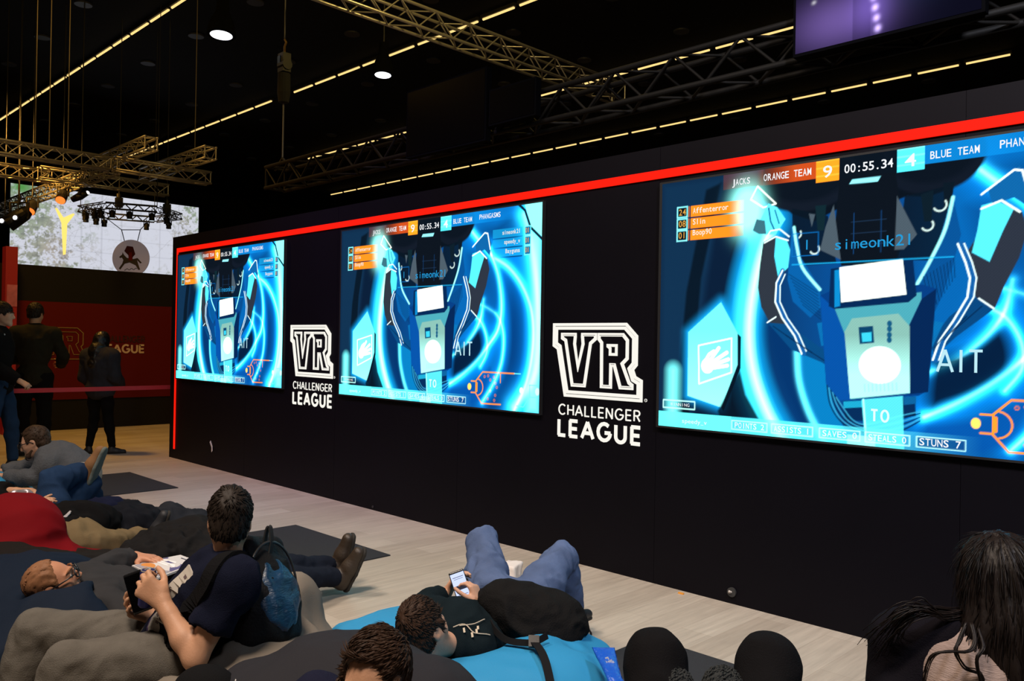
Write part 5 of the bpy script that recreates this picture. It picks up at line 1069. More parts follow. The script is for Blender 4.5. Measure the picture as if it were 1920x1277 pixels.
el = lambda cu, cv, a_, b_, n=14: [(cu+a_*math.cos(2*math.pi*i/n), cv+b_*math.sin(2*math.pi*i/n)) for i in range(n)]
quadsheet('magazine', 'open magazine lying on the belly of the man with glasses', 'magazine', mg, .010, mat('magazine_paper', (.62, .60, .60), .6),
          [('cover_block', mat('magazine_purple', (.10, .09, .22), .6), [[(.30, .04), (.70, .04), (.70, .96), (.30, .96)]]), ('cover_photo', mat('magazine_grey', (.30, .29, .33), .6), [[(.02, .04), (.30, .04), (.30, .96), (.02, .96)]]),
           ('orange_spot', mat('magazine_orange', (.62, .24, .05), .6), [el(.17, .30, .10, .22)]), ('white_marks', mat('magazine_white', (.8, .8, .82), .6), [[(.40, .2), (.47, .15), (.52, .75), (.44, .85)], [(.50, .18), (.55, .14), (.62, .6), (.56, .7)], [(.36, .3), (.39, .25), (.42, .6), (.38, .7)]]), ('dark_mark', mat('magazine_ink', (.05, .05, .08), .6), [[(.82, .4), (.86, .35), (.87, .55), (.84, .6)]])])
bag('bean_bag', 'dark navy bean bag under the man with glasses', [(AD(80, 1190, 3.45)*np.array([1, 1, 0])+Z_*.16, (.62, .55, .30)), (AD(30, 1095, 3.75)*np.array([1, 1, 0])+Z_*.2, (.42, .5, .32)), (AD(200, 1150, 3.75)*np.array([1, 1, 0])+Z_*.08, (.40, .45, .22)), (AD(130, 1150, 3.40), (.20, .20, .14))],
    mbagnavy, wr=.022, wf=5, seed=7, dents=(B.as_sdf(.018, arms='R'), A.as_sdf(.03, arms='L')), dk=.05)
# ------------------------------------------------------------------ C: boy with a phone on the blue bag
C3 = Man(dict(head=AD(797, 1182, 3.10), neck=AD(848, 1204, 3.22), shL=AD(868, 1160, 3.42), shR=AD(896, 1216, 3.24), elL=AD(792, 1138, 3.52), wrL=AD(838, 1112, 3.70), elR=AD(940, 1196, 3.42), wrR=AD(900, 1134, 3.58),
             hipL=AD(918, 1122, 3.82), hipR=AD(988, 1140, 3.76), mid=AD(908, 1178, 3.52), knL=AD(905, 1016, 4.22), knR=AD(1052, 1046, 4.14), anL=AD(928, 1120, 4.55), anR=AD(1076, 1146, 4.28)),
         FW*.72+RT*.55+Z_*.25, Z_*.72-RT*.48-FW*.36, sz=.86, hs=.90, wide=.98, girth=.94)
CH = {'L': dict(d=RT*.42+Z_*.66+FW*.25, n=RT*.8-FW*.35-Z_*.2, t=-FW*.3+Z_*.5-RT*.6, curls=[(.5, .7, .4)]*4, thumb=.2, s=.92), 'R': dict(d=-RT*.30+Z_*.75+FW*.25, n=-RT*.8+FW*.3-Z_*.3, t=-RT*.35-FW*.75, curls=[(.6, .8, .5), (.7, .9, .5), (.7, .9, .6), (.7, .9, .6)], thumb=.5, s=.92)}
C3.body('person', 'boy in black top and blue jeans lying on the blue bag with a phone', mskin2, CH)
C3.top('black_top', mteal, 1.72, 1.30, o=.015, hem=.06, wr=.011, seed=11)
C3.pants(mjean, o=.012, wr=.013, wf=12, rise=.05, seed=12, wide=1.22)
short_hair(C3.o, C3.hm, C3.M, hbrown2, .90, top=.024, side=.005, hairline=.04, nape=-.065, seed=7, tufts=4200, ln=.034, lift=.14, wide=.98)
for S in 'LR': C3.shoe(S, mshoeb, msole, (RT*.55+FW*.62) if S == 'R' else FW*.9+RT*.1, -Z_+FW*.1, ln=.25)
a = MB(); PS = C3.as_sdf(.016, arms='')
for pts in ([(862, 1172, 3.2), (890, 1170, 3.24), (905, 1167, 3.3)], [(850, 1182, 3.2), (870, 1175, 3.22), (888, 1190, 3.2), (912, 1198, 3.22)]):
    P_, g_ = onto(PS, densify([AD(*q) for q in pts]), .006); a.tube(list(P_), .0022, 5)
for q in ((894, 1183, 3.2), (868, 1186, 3.2), (884, 1196, 3.2), (896, 1178, 3.22)): P_, g_ = onto(PS, [AD(*q)], .006); a.obox(P_[0], axes(RT+Z_*.3, g_[0]), (.010, .004, .0015))
build('chest_print', a, mat('shirt_print_cream', (.50, .42, .32), .8), C3.o)
fa = unit(C3.J['wrR']-C3.J['elR']); a = MB()
for k in range(12):
    q = 2*math.pi*k/12; u_ = unit(np.cross(fa, Z_)); w_ = np.cross(fa, u_); c = C3.J['elR']+(C3.J['wrR']-C3.J['elR'])*.42+(u_*math.cos(q)+w_*math.sin(q))*.040; a.lathe(c-fa*.009, fa, [(0, 0), (.008, .003), (.0095, .009), (.008, .015), (0, .018)], 8)
build('bracelet', a, mat('bracelet_black', (.012, .012, .013), .35), C3.o, smooth=True)
pc = AD(864, 1100, 3.60); PX = axes(AD(855, 1074, 3.62)-AD(872, 1126, 3.58), CC-pc+RT*.25-Z_*.1)
mscr = emis('phone_screen_light', (.62, .70, 1.0), 1.15)
def phonepage(t):
    s0 = pc+PX[2]*.0062; a = MB()
    for y, hh, w in ((.003, .004, .027), (-.004, .005, .022), (-.0105, .003, .026), (-.034, .0012, .022), (-.042, .0012, .014), (.034, .001, .02), (.042, .0014, .024)): a.obox(s0+PX[1]*y, PX, (w, hh*.8, .0004))
    build('page_marks', a, emis('phone_dark_marks', (.05, .05, .08), .6), t)
slab('mobile_phone', 'lit white-screened phone in the hands of the boy on the blue bag', 'phone', pc, PX, (.034, .070, .0045), mblkpl, mscr, phonepage, .0035)
G0 = np.array([1, 1, 0])
bag('bean_bag', 'bright blue bean bag under the boy with the phone', [(AD(676, 1195, 3.30)*G0+Z_*.13, (.33, .38, .24)), (AD(770, 1165, 3.55)*G0+Z_*.14, (.32, .34, .22)), (AD(850, 1290, 3.05)*G0+Z_*.08, (.48, .34, .25)), (AD(1010, 1260, 3.12)*G0+Z_*.12, (.34, .34, .25)), (AD(1050, 1225, 3.40)*G0+Z_*.12, (.20, .28, .23)), (AD(880, 1210, 3.5)*G0+Z_*.05, (.5, .4, .18))],
    mbagblue, wr=.022, wf=5, seed=12, dents=(C3.as_sdf(.016, arms='R', legs='LR'),), dk=.05)
# his backpack lies on his right hip
kc = AD(992, 1154, 3.42); ku = unit(AD(1085, 1192, 3.44)-AD(905, 1112, 3.47)); kn = unit(CC-kc+Z_*.9); kn = unit(kn-ku*np.dot(kn, ku)); KM = np.array([np.cross(ku, kn), ku, kn]); KM = np.array([np.cross(ku, kn), ku, kn])
kb = thing('backpack', 'black backpack lying across the lap of the boy on the blue bag', 'backpack', kc-Z_*.15); sd = SDF()
sd.ell(kc, (.115, .205, .080), KM, .05); sd.ell(AD(1048, 1168, 3.42), (.11, .115, .090), KM, .06); sd.ell(AD(936, 1124, 3.50), (.055, .09, .05), KM, .05); sd.ell(AD(1000, 1168, 3.36), (.10, .17, .07), KM, .06); sd.ext(C3.as_sdf(.022, arms='R'), 0, .02, True)
soft('main_bag', sd, .010, mat('pack_black_cloth', (.0075, .007, .007), .85, spec=.08, bump=.4, bscale=160), kb, wr=.020, wf=11, seed=4)
KS = SDF(); KS.ops = [o for o in sd.ops if not o['sub']]
mb = MB(); P_, g_ = onto(KS, densify([AD(*q) for q in ((995, 1098, 3.6), (1030, 1108, 3.6), (1062, 1130, 3.56))]), .002); mb.tube(list(P_), .004, 6); build('zip', mb, mat('zip_grey', (.20, .19, .18), .5), kb, smooth=True)
mst = mat('pack_strap2', (.008, .008, .009), .85, spec=.1)
mb = MB(); mb.strap(densify([AD(*q) for q in ((900, 1108, 3.52), (912, 1128, 3.44), (917, 1160, 3.36), (928, 1182, 3.26), (950, 1200, 3.17), (980, 1205, 3.12), (1002, 1204, 3.10), (1026, 1192, 3.16))]), .024, .006, FW*.5+Z_*.8); build('shoulder_strap', mb, mst, kb)
mb = MB(); mb.strap(densify([AD(*q) for q in ((1000, 1202, 3.09), (1014, 1220, 3.02), (1024, 1245, 2.95), (1034, 1290, 2.86))]), .030, .004, RT); build('hanging_strap', mb, mst, kb)
build('buckle', MB().obox(AD(1001, 1203, 3.085), axes(RT, -FW+Z_), (.022, .02, .007)), mblkpl, kb)
mb = MB(); mb.strap(densify([AD(*q) for q in ((1092, 1170, 3.6), (1102, 1178, 3.6), (1108, 1188, 3.58), (1104, 1197, 3.56))]), .018, .005, FW); build('loop', mb, mst, kb)
# white paper box and napkin between his feet
tp = AZ(958, 1092, .06); t = thing('paper_box', 'crumpled white paper box on the floor between the knees of the boy', 'box', tp-Z_*.06)
sd = SDF(); sd.box(tp+Z_*.03, (.05, .07, .085), axes(RT*.4+FW, Z_), .01, .01); sd.box(tp-RT*.08-Z_*.02, (.05, .045, .035), axes(RT+FW*.4, Z_), .006, .005); sd.above(.0); soft('box_body', sd, .007, mat('paper_white', (.66, .60, .56), .8), t, wr=.008, wf=16)
# ------------------------------------------------------------------ D: boy at the bottom edge, facing this way
D4 = Man(dict(head=AD(704, 1284, 2.00), neck=AD(690, 1425, 2.06), shL=AD(800, 1400, 2.16), shR=AD(590, 1330, 2.16), elL=AD(840, 1560, 2.10), wrL=AD(760, 1680, 1.95), elR=AD(510, 1480, 2.05), wrR=AD(560, 1640, 1.90),
              hipL=AD(730, 1760, 2.02), hipR=AD(590, 1740, 2.06), mid=AD(680, 1570, 2.12), knL=AD(640, 1900, 1.62), knR=AD(440, 1860, 1.68), anL=AD(560, 2300, 1.55), anR=AD(330, 2250, 1.62)),
         -FW*.84-RT*.30-Z_*.02, Z_*1.0+FW*.06+RT*.0, sz=.86, hs=.92)
D4.body('person', 'boy with swept dark brown hair at the bottom edge, facing the camera', mskin, {}, legs='LR')
D4.top('navy_hoodie', fabric('navy_hoodie', (.012, .013, .030)), 1.97, 1.97, o=.02, hem=.08, wr=.012, seed=15); D4.pants(mdjean, wr=.008, seed=16)
for S in 'LR': D4.shoe(S, mshoeb, msole, -FW-RT*.3, -Z_)
short_hair(D4.o, D4.hm, D4.M, hbrown2, .92, top=.020, side=.006, hairline=.088, nape=-.06, seed=21, tufts=5200, ln=.040, lift=.06, flowdir=(.7, -.05, .15))
eyes(D4.o, D4.hm, D4.M, .92); brows(D4.o, D4.hm, D4.M, hbrown, .92)
bag('bean_bag', 'slate bean bag behind the boy at the bottom edge', [(AD(640, 1400, 2.32)*G0+Z_*.20, (.42, .36, .33)), (AD(640, 1252, 2.50), (.20, .14, .07), .10), (AD(520, 1300, 2.45), (.20, .16, .08), .10), (AD(690, 1262, 2.50), (.26, .16, .08), .10), (AD(790, 1320, 2.35), (.16, .18, .10), .10)], mbagdark, wr=.02, wf=5, seed=17, dents=(D4.as_sdf(.03, arms='LR'), C3.as_sdf(.03), A.as_sdf(.03, arms='')), dk=.05)
# things at the very bottom edge
cp = AD(384, 1296, 2.42); t = thing('baseball_cap', 'black cap with a bright green patch at the bottom of the photo', 'cap', cp-Z_*.06); CM = frame(RT*.8-FW*.5, Z_)
sd = SDF(); sd.ell(cp, (.085, .10, .072), CM, .01); sd.above(cp[2]-.03); soft('crown', sd, .007, fabric('cap_black', (.008, .008, .009)), t); sd = SDF(); sd.ell(cp+RT*.025-FW*.074+Z_*.030, (.034, .024, .016), np.array([RT, FW, Z_]), .01); soft('patch', sd, .005, mat('cap_green', (.02, .42, .05), .7), t)
wp = AD(455, 1298, 2.42); t = thing('white_bag', 'crumpled white plastic bag at the bottom edge beside the black cap', 'bag', wp-Z_*.05); sd = SDF(); sd.ell(wp, (.10, .07, .035), CM, .03); sd.ell(wp+RT*.06, (.06, .05, .03), CM, .03); soft('bag_body', sd, .007, mat('plastic_white', (.62, .60, .58), .5), t, wr=.014, wf=18)
# ------------------------------------------------------------------ E: person with raised black knees at the bottom right
G5 = Man(dict(head=AD(1330, 2150, 1.45), neck=AD(1340, 2000, 1.62), shL=AD(1180, 1960, 1.70), shR=AD(1500, 1990, 1.68), elL=AD(1130, 1700, 1.85), wrL=AD(1225, 1400, 2.22), elR=AD(1560, 1720, 1.85), wrR=AD(1385, 1395, 2.22),
              hipL=AD(1275, 1640, 2.12), hipR=AD(1405, 1650, 2.12), mid=AD(1340, 1830, 1.86), knL=AD(1228, 1240, 2.52), knR=AD(1440, 1248, 2.50), anL=AD(1235, 1490, 2.82), anR=AD(1462, 1500, 2.80)),
         FW+Z_*.1, Z_-FW*.2, sz=1.0, hs=.95)
GH = {'L': dict(d=AD(1262, 1290, 2.42)-AD(1225, 1400, 2.22), n=-Z_*.8+FW*.5, t=RT, curl=(.5, .6, .5)), 'R': dict(d=AD(1352, 1285, 2.42)-AD(1385, 1395, 2.22), n=-Z_*.8+FW*.5, t=-RT, curl=(.5, .6, .5))}
G5.body('person', 'person in baggy black trousers of whom only the raised knees are in view', mskin2, GH, h=.009); G5.top('black_jumper', mblackc, 1.97, 1.97, o=.018, hem=.06, wr=.008)
G5.pants(mblackc, o=.014, wr=.010, wf=6, seed=18, wide=1.18); [G5.shoe(S, mshoeb, msole, FW, -Z_) for S in 'LR']; short_hair(G5.o, G5.hm, G5.M, hbrown, .95, seed=8, tufts=500)
mfuzz = mat('fuzzy_wool_dark', (.020, .022, .021), .95, bump=.6, bscale=90)
for nm, c in (('L', AD(1265, 1288, 2.42)), ('R', AD(1354, 1284, 2.42))):
    sd = SDF(); sd.ell(c, (.052, .062, .050), None, .01); V, Fq = sd.mesh(.008); V = relax(V, Fq, 1); Nn = vnormals(V, Fq); T, TF = hair_tufts(V, Nn, 700, .020, .0035, lambda p: np.array([.3, .2, .3]), 3, .6)
    link('fuzzy_glove', np.concatenate([V, T]), [list(f) for f in Fq.tolist()]+[[i+len(V) for i in f] for f in TF], mfuzz, G5.o, ORG(G5.o), True)
# blue snack bag on the mat
bpts = [AD(1131, 1214, 3.05), AD(1137, 1232, 3.00), AD(1144, 1250, 2.93), AD(1152, 1272, 2.86), AD(1166, 1296, 2.80)]
t = thing('snack_bag', 'shiny blue snack bag with a white logo beside the blue bean bag', 'snack bag', bpts[2]*G0); mb = MB(); ws = (.040, .036, .030, .026, .034); V = []; n = 12
BN = unit(CC-bpts[2])
for i in range(17):
    u = i/16*4; k = min(3, int(u)); p = bpts[k]+(bpts[k+1]-bpts[k])*(u-k); w = ws[k]+(ws[k+1]-ws[k])*(u-k); th = .004+.020*math.sin(math.pi*min(1, i/15))**.6
    for q in range(n): a_ = 2*math.pi*q/n; V.append(p+RT*w*math.cos(a_)*1.05+BN*th*math.sin(a_)+BN*.004*math.sin(i*2.3+q*1.7))
mb.add(V, [(i*n+k, i*n+(k+1) % n, (i+1)*n+(k+1) % n, (i+1)*n+k) for i in range(16) for k in range(n)]+[tuple(range(n))[::-1], tuple(16*n+k for k in range(n))]); build('bag_body', mb, mat('foil_blue', (.008, .085, .50), .28, spec=.6, bump=.6, bscale=40), t, smooth=True)
a = MB(); lc = AD(1142, 1239, 2.95)+BN*.012; ex = unit(RT*.92-Z_*.36); ey = unit(Z_+RT*.38)
for P in ([(-.018, .004), (-.008, .012), (.000, .004), (-.004, .002), (-.008, .006), (-.014, .001)], [(-.004, -.004), (.006, .008), (.012, .004), (.002, -.012)], [(.008, -.006), (.014, .006), (.020, .002), (.014, -.014), (.008, -.012)], [(-.012, -.004), (-.004, -.014), (.004, -.016), (-.004, -.006)]): a.prism(P, lc, ex, ey, .0012)
build('white_logo', a, mat('foil_white', (.7, .72, .75), .5), t)
# ------------------------------------------------------------------ F: woman with long dark hair at the right edge
H6 = Man(dict(head=AD(1866, 1090, 2.18), neck=AD(1852, 1196, 2.16), shL=AD(1716, 1218, 2.24), shR=AD(1966, 1215, 2.20), elL=AD(1668, 1385, 2.22), wrL=AD(1700, 1500, 2.45), elR=AD(1990, 1440, 2.2), wrR=AD(1940, 1520, 2.5),
              hipL=AD(1770, 1520, 2.12), hipR=AD(1900, 1530, 2.12), mid=AD(1840, 1370, 2.10), knL=AD(1690, 1470, 2.62), knR=AD(1880, 1480, 2.64), anL=AD(1640, 1640, 2.75), anR=AD(1840, 1660, 2.8)),
         FW*.9-RT*.2-Z_*.05, Z_, sz=.90, hs=.90)
H6.body('person', 'woman with long dark hair seen from behind at the right edge of the photo', mskin2, {}, h=.008)
H6.top('beige_knit', mbeige, 1.9, 1.9, o=.014, hem=.08, wr=.007, seed=20, wf=9); H6.pants(mblackc, seed=21); [H6.shoe(S, mshoeb, msole, FW-RT*.2, -Z_) for S in 'LR']
HS = H6.as_sdf(.018); sd = SDF(); sd.cap(H6.J['shL']+UP*.0-RT*.01, H6.J['elL'], .064, .060, .04); sd.cap(H6.J['elL'], H6.J['wrL'], .058, .05, .03); sd.cap(H6.J['shL']-RT*.0, AD(1770, 1192, 2.18), .058, .050, .05); sd.cap(H6.J['shL']+FW*.03, AD(1720, 1420, 2.30), .10, .12, .06)
sd.cap(AD(1782, 1194, 2.16), AD(1692, 1310, 2.16), .036, .050, .05)
soft('black_cardigan', sd, .009, fabric('cardigan_black', (.0065, .0055, .008)), H6.o, wr=.010, wf=8, seed=4)
mlong = mat('hair_long_dark', (.008, .0045, .0034), .5, bump=.5, bscale=30, spec=.25, var=.5, vscale=26, stretch=(1, 1, .12)); g6 = lambda x, y, z: H6.hm+.90*(H6.M.T@np.array([x, y, z]))
sd = SDF(); sd.ell(g6(0, -.015, .04), np.array([.086, .106, .104])*.92, H6.M, .02); sd.chain([g6(0, -.055, .0), g6(.0, -.085, -.12), g6(.01, -.105, -.26), g6(.01, -.10, -.62)], [.088, .092, .090, .075], .06); sd.chain([g6(-.06, -.01, -.02), g6(-.075, -.045, -.13), g6(-.07, -.085, -.26)], [.045, .05, .045], .04); sd.chain([g6(.06, -.01, -.02), g6(.075, -.04, -.13), g6(.075, -.06, -.55)], [.045, .058, .055], .04)
sd.chain([g6(-.03, -.07, -.05), g6(-.055, -.09, -.2), g6(-.05, -.10, -.62)], [.06, .06, .06], .04)
V, Fq = sd.mesh(.008); V = relax(V, Fq, 1); Nn = vnormals(V, Fq); Q = (V-H6.hm)@H6.M.T; V = V+Nn*((vnoise(np.stack([np.arctan2(Q[:, 0], -Q[:, 1]+.02)*14, Q[:, 2]*4, Q[:, 0]*0], 1), 3)-.5)*.016)[:, None]
T, TF = hair_tufts(V, Nn, 4500, .085, .0014, lambda p: np.array([0, 0, -1.0])+.9*unit((p-H6.hm)*np.array([1, 1, 0])+1e-6)*max(0, min(1, (p-H6.hm)[2]*12)), 8, .02)
hr = MB(); rg = np.random.default_rng(11)
def lock(pts, r, n=6, jit=.008):
    P = densify(pts, 5); P = P+np.cumsum(rg.normal(0, jit*.15, P.shape), 0); hr.tube(list(P), list(r*np.linspace(1, .35, len(P))), 5)
for k in range(46):    # strands swept over the left shoulder
    o1, o2 = rg.normal(0, 1, 2); lock([AD(1815+o1*8, 1150+o2*6, 2.16), AD(1765+o1*6, 1150+o1*6, 2.13), AD(1712+o1*10, 1146+o2*9, 2.12), AD(1676+o1*12, 1176+o2*12, 2.15), AD(1655+o1*18, 1206+o2*16, 2.2)], .0022)
for pts in ([(1812, 1168, 2.05), (1800, 1200, 2.03), (1793, 1222, 2.02), (1812, 1252, 2.02), (1838, 1262, 2.02), (1850, 1290, 2.02)], [(1822, 1170, 2.05), (1828, 1205, 2.02), (1815, 1222, 2.01), (1780, 1222, 2.01), (1752, 1228, 2.02), (1738, 1250, 2.03), (1730, 1290, 2.04)], [(1836, 1180, 2.04), (1846, 1215, 2.01), (1832, 1240, 2.0), (1842, 1290, 2.0)]):
    for k in range(7): o1, o2 = rg.normal(0, 1.6, 2); lock([AD(a+o1, b+o2, d) for a, b, d in pts], .0028, jit=.003)
hv = np.concatenate(hr.v)
link('hair', np.concatenate([V, T, hv]), [list(f) for f in Fq.tolist()]+[[i+len(V) for i in f] for f in TF]+[[i+len(V)+len(T) for i in f] for f in hr.f], mlong, H6.o, ORG(H6.o), True)
bag('bean_bag', 'dark bean bag under the woman with long hair', [(AD(1800, 1560, 2.15)*G0+Z_*.16, (.50, .50, .30))], mbagdark, wr=.02, seed=23, dents=(H6.as_sdf(.03, arms=''),))
bag('bean_bag', 'dark bean bag under the person with raised black knees', [(AD(1340, 1800, 1.80)*G0+Z_*.16, (.50, .55, .34))], mbagdark, wr=.02, seed=24, dents=(G5.as_sdf(.03, arms=''),))
# ------------------------------------------------------------------ G: man in grey knit with glasses leaning on the floor
I7 = Man(dict(head=AD(66, 830, 6.25), neck=AD(92, 852, 6.30), shL=AD(88, 872, 6.15), shR=AD(104, 852, 6.50), elL=AD(60, 897, 6.10), wrL=AD(12, 893, 6.15), elR=AD(40, 880, 6.45), wrR=AD(2, 884, 6.35),
              hipL=AD(150, 898, 6.20), hipR=AD(160, 884, 6.45), mid=AD(130, 872, 6.33), knL=AD(110, 940, 6.05), knR=AD(120, 925, 6.3), anL=AD(165, 950, 6.1), anR=AD(172, 930, 6.4)),
         -RT*.93-FW*.15-Z_*.30, Z_*.93-RT*.30, sz=.98, hs=.98)
I7.body('person', 'man with glasses in a grey knit jumper leaning forward on his arms', mskin2, {'L': dict(d=-RT*.9+Z_*.1, n=-Z_, t=FW)}, h=.009)
I7.top('grey_knit_jumper', mgknit, 1.95, 1.95, o=.016, hem=.02, wr=.008, seed=31); I7.pants(fabric('pale_grey_trousers', (.26, .235, .21)), rise=.05, seed=32); [I7.shoe(S, mshoeb, msole, RT, -Z_) for S in 'LR']
short_hair(I7.o, I7.hm, I7.M, hairm('hair_brown_receding', (.040, .022, .012)), .98, top=.010, side=.006, hairline=.085, nape=-.06, seed=33, tufts=900, ln=.022, lift=.1)
sd = SDF(); gg = lambda x, y, z: I7.hm+.98*(I7.M.T@np.array([x, y, z])); sd.chain([gg(-.056, .01, -.05), gg(-.03, .055, -.085), gg(0, .078, -.098), gg(.03, .055, -.085), gg(.056, .01, -.05)], [.017, .022, .021, .022, .017], .01); soft('beard', sd, .006, hairm('beard_brown', (.075, .042, .026)), I7.o); glasses(I7.o, I7.hm, I7.M, mfr, .98); brows(I7.o, I7.hm, I7.M, hbrown, .98)
bag('bean_bag', 'sky blue bean bag at the left edge under the leaning man', [(AD(-20, 905, 6.1)*G0+Z_*.16, (.30, .34, .36)), (AD(30, 930, 6.4)*G0+Z_*.08, (.4, .3, .2))], mbagblue, seed=34, dents=(I7.as_sdf(.03),))
# ------------------------------------------------------------------ H: person in blue jeans lying with one ankle on the knee
J8 = Man(dict(head=AD(-110, 930, 4.75), neck=AD(-70, 945, 4.85), shL=AD(-60, 925, 5.05), shR=AD(-62, 965, 4.75), elL=AD(-10, 925, 5.05), wrL=AD(28, 922, 5.0), elR=AD(-10, 985, 4.72), wrR=AD(52, 957, 4.82),
              hipL=AD(92, 968, 5.15), hipR=AD(98, 985, 4.95), mid=AD(15, 972, 5.0), knL=AD(162, 908, 5.45), knR=AD(86, 912, 5.10), anL=AD(176, 985, 5.65), anR=AD(154, 884, 5.40)),
         FW*.5+Z_*.6+RT*.5, -RT*.7+Z_*.6, sz=1.0, hs=.95)
J8.J['hipR'] = AD(104, 985, 5.0); J8.J['knR'] = AD(90, 907, 5.06)
JH = {'L': dict(d=RT*.95+Z_*.06, n=-Z_*.9+FW*.2, t=-FW*.5+Z_*.6, curl=(.25, .35, .3), thumb=.2), 'R': dict(d=RT*.85+Z_*.45, n=FW*.4-Z_*.6, t=FW+Z_*.2, curl=(.3, .4, .3), thumb=.2)}
J8.body('person', 'person in blue jeans lying with one ankle resting across the other knee', mskin, JH, h=.008)
J8.top('black_jacket', mblackc, 1.7, 1.55, o=.02, hem=.05, seed=41); J8.pants(mjean2, o=.014, wr=.012, wf=10, seed=42, wide=1.04)
J8.shoe('R', mtan, msoleg, Z_*.86+RT*.30+FW*.1, RT*.85-Z_*.30, ln=.28, laces=mlace); J8.shoe('L', mtan, msoleg, RT*.5+FW*.8, -Z_, ln=.28, laces=mlace)
short_hair(J8.o, J8.hm, J8.M, hbrown, .95, seed=43, tufts=500)
sp_ = AD(33, 936, 4.86); t = thing('crisp_packet', 'silver and purple crisp packet held at the left edge, above the red bag', 'snack bag', sp_-Z_*.05); PM = axes(RT*.9+Z_*.35, CC-sp_+Z_)
sd = SDF(); sd.ell(sp_, (.05, .085, .030), PM, .01); soft('foil', sd, .007, mat('foil_silver', (.45, .40, .42), .3, metal=.6), t, wr=.014, wf=22); sd = SDF(); sd.ell(sp_-Z_*.055-RT*.02, (.035, .085, .030), PM, .01); soft('printed_side', sd, .007, mat('foil_maroon', (.12, .012, .03), .4), t, wr=.012, wf=20)
sp_ = AD(22, 966, 4.62); t = thing('food_wrapper', 'white and yellow crumpled food wrapper lying behind the red bean bag', 'wrapper', sp_-Z_*.04); sd = SDF(); sd.ell(sp_, (.16, .10, .055), None, .02); soft('paper', sd, .008, mat('wrapper_white', (.60, .60, .52), .7), t, wr=.02, wf=18)
sd = SDF(); sd.ell(sp_+RT*.14+Z_*.015, (.065, .06, .04), None, .02); soft('yellow_side', sd, .008, mat('wrapper_yellow', (.55, .33, .03), .6), t, wr=.015, wf=18)
# ------------------------------------------------------------------ I: person in khaki trousers and black jacket on the red bag
K9 = Man(dict(head=AD(40, 1012, 4.75), neck=AD(80, 1000, 4.72), shL=AD(100, 978, 4.85), shR=AD(95, 1020, 4.55), elL=AD(150, 968, 4.95), wrL=AD(196, 985, 4.9), elR=AD(120, 1035, 4.6), wrR=AD(150, 1040, 4.75),
              hipL=AD(140, 1008, 4.72), hipR=AD(135, 1024, 4.56), mid=AD(105, 1000, 4.72), knL=AD(215, 1008, 4.98), knR=AD(205, 1022, 4.72), anL=AD(285, 1002, 5.30), anR=AD(276, 1006, 5.05)),
         Z_*.8+RT*.3+FW*.4, -RT*.8-Z_*.2, sz=.95, hs=.9)
K9.body('person', 'person in khaki trousers lying half hidden beside the red bag', mskin, {}, h=.009)
K9.top('black_jacket', mblackc, 1.97, 1.97, o=.025, hem=.02, wr=.015, wf=7, seed=51); K9.pants(mkhaki, o=.016, wr=.014, wf=8, seed=52, wide=1.02); short_hair(K9.o, K9.hm, K9.M, hbrown, .9, seed=53, tufts=300)
for S in 'LR': K9.shoe(S, mshoeb, msole, Z_*.9+RT*.3, RT*.8+FW*.4, ln=.27)
bag('bean_bag', 'dark red bean bag at the left edge', [(AD(-10, 1030, 4.30)*G0+Z_*.14, (.62, .50, .34)), (AD(30, 985, 4.45), (.30, .22, .16), .14), (AD(130, 1042, 4.35)*G0+Z_*.12, (.34, .34, .25)), (AD(185, 1040, 4.45)*G0+Z_*.10, (.24, .2, .22))], mbagred, wr=.026, wf=5, seed=54, dents=(K9.as_sdf(.04, arms=''), J8.as_sdf(.03)), dk=.06)
def heap(name, label, cat, blobs, m, group=None, seed=1, wr=.03, wf=8, h=.011, part=None):
    sd = SDF()
    for px, py, d, r in blobs: sd.ell(AD(px, py, d), r, None, .10)
    sd.above(0); V, Fq = sd.mesh(h); V = relax(V, Fq, 1); V = wrinkle(V, Fq, wr, wf, seed, None, .5); V[:, 2] = np.maximum(V[:, 2], .001); c = V.mean(0); c[2] = V[:, 2].min(); o = link(name, V, Fq, m, None, c, True); return tag(o, label, cat, group)
jb = [(138, 978, 4.80, (.22, .15, .10)), (110, 990, 4.72, (.12, .12, .09)), (178, 980, 4.95, (.16, .13, .09))]
jk = heap('jacket', 'black jacket with white curved piping beside the red bag', 'jacket', jb, mblackc, 'jackets in the heap', 60, .022, 8); JS = SDF()
for px, py, d, r in jb: JS.ell(AD(px, py, d), r, None, .10)
a = MB()
for dd in (0, 6):
    P_, g_ = onto(JS, densify([AD(*q) for q in ((103+dd, 1001+dd*.2, 4.6), (105+dd, 990, 4.62), (114+dd, 981, 4.62), (126, 976+dd*.8, 4.64), (133, 969+dd*.8, 4.66))]), .022); a.tube(list(P_), .006, 6)
build('white_piping', a, mat('piping_white', (.42, .40, .42), .7), jk)
heap('jacket', 'black crumpled jacket lying over the khaki legs', 'jacket', [(205, 980, 5.15, (.24, .15, .10)), (255, 978, 5.25, (.20, .14, .09)), (230, 990, 5.15, (.16, .10, .08))], fabric('jacket_black_blue', (.009, .010, .014)), 'jackets in the heap', 61)
heap('jacket', 'dark navy jacket folded at the feet of the person in jeans', 'jacket', [(188, 972, 5.15, (.14, .12, .09)), (215, 966, 5.25, (.14, .12, .07))], fabric('jacket_navy', (.008, .010, .028)), 'jackets in the heap', 62)
heap('coat', 'long dark coat stretched out behind the head of the man in navy T-shirt', 'coat', [(325, 1026, 4.75, (.24, .16, .10)), (360, 1012, 4.95, (.24, .16, .09)), (390, 1014, 5.0, (.2, .16, .09)), (285, 1040, 4.6, (.22, .14, .07)), (380, 1036, 4.7, (.24, .18, .09))], fabric('coat_dark', (.012, .0115, .012)), 'jackets in the heap', 63)
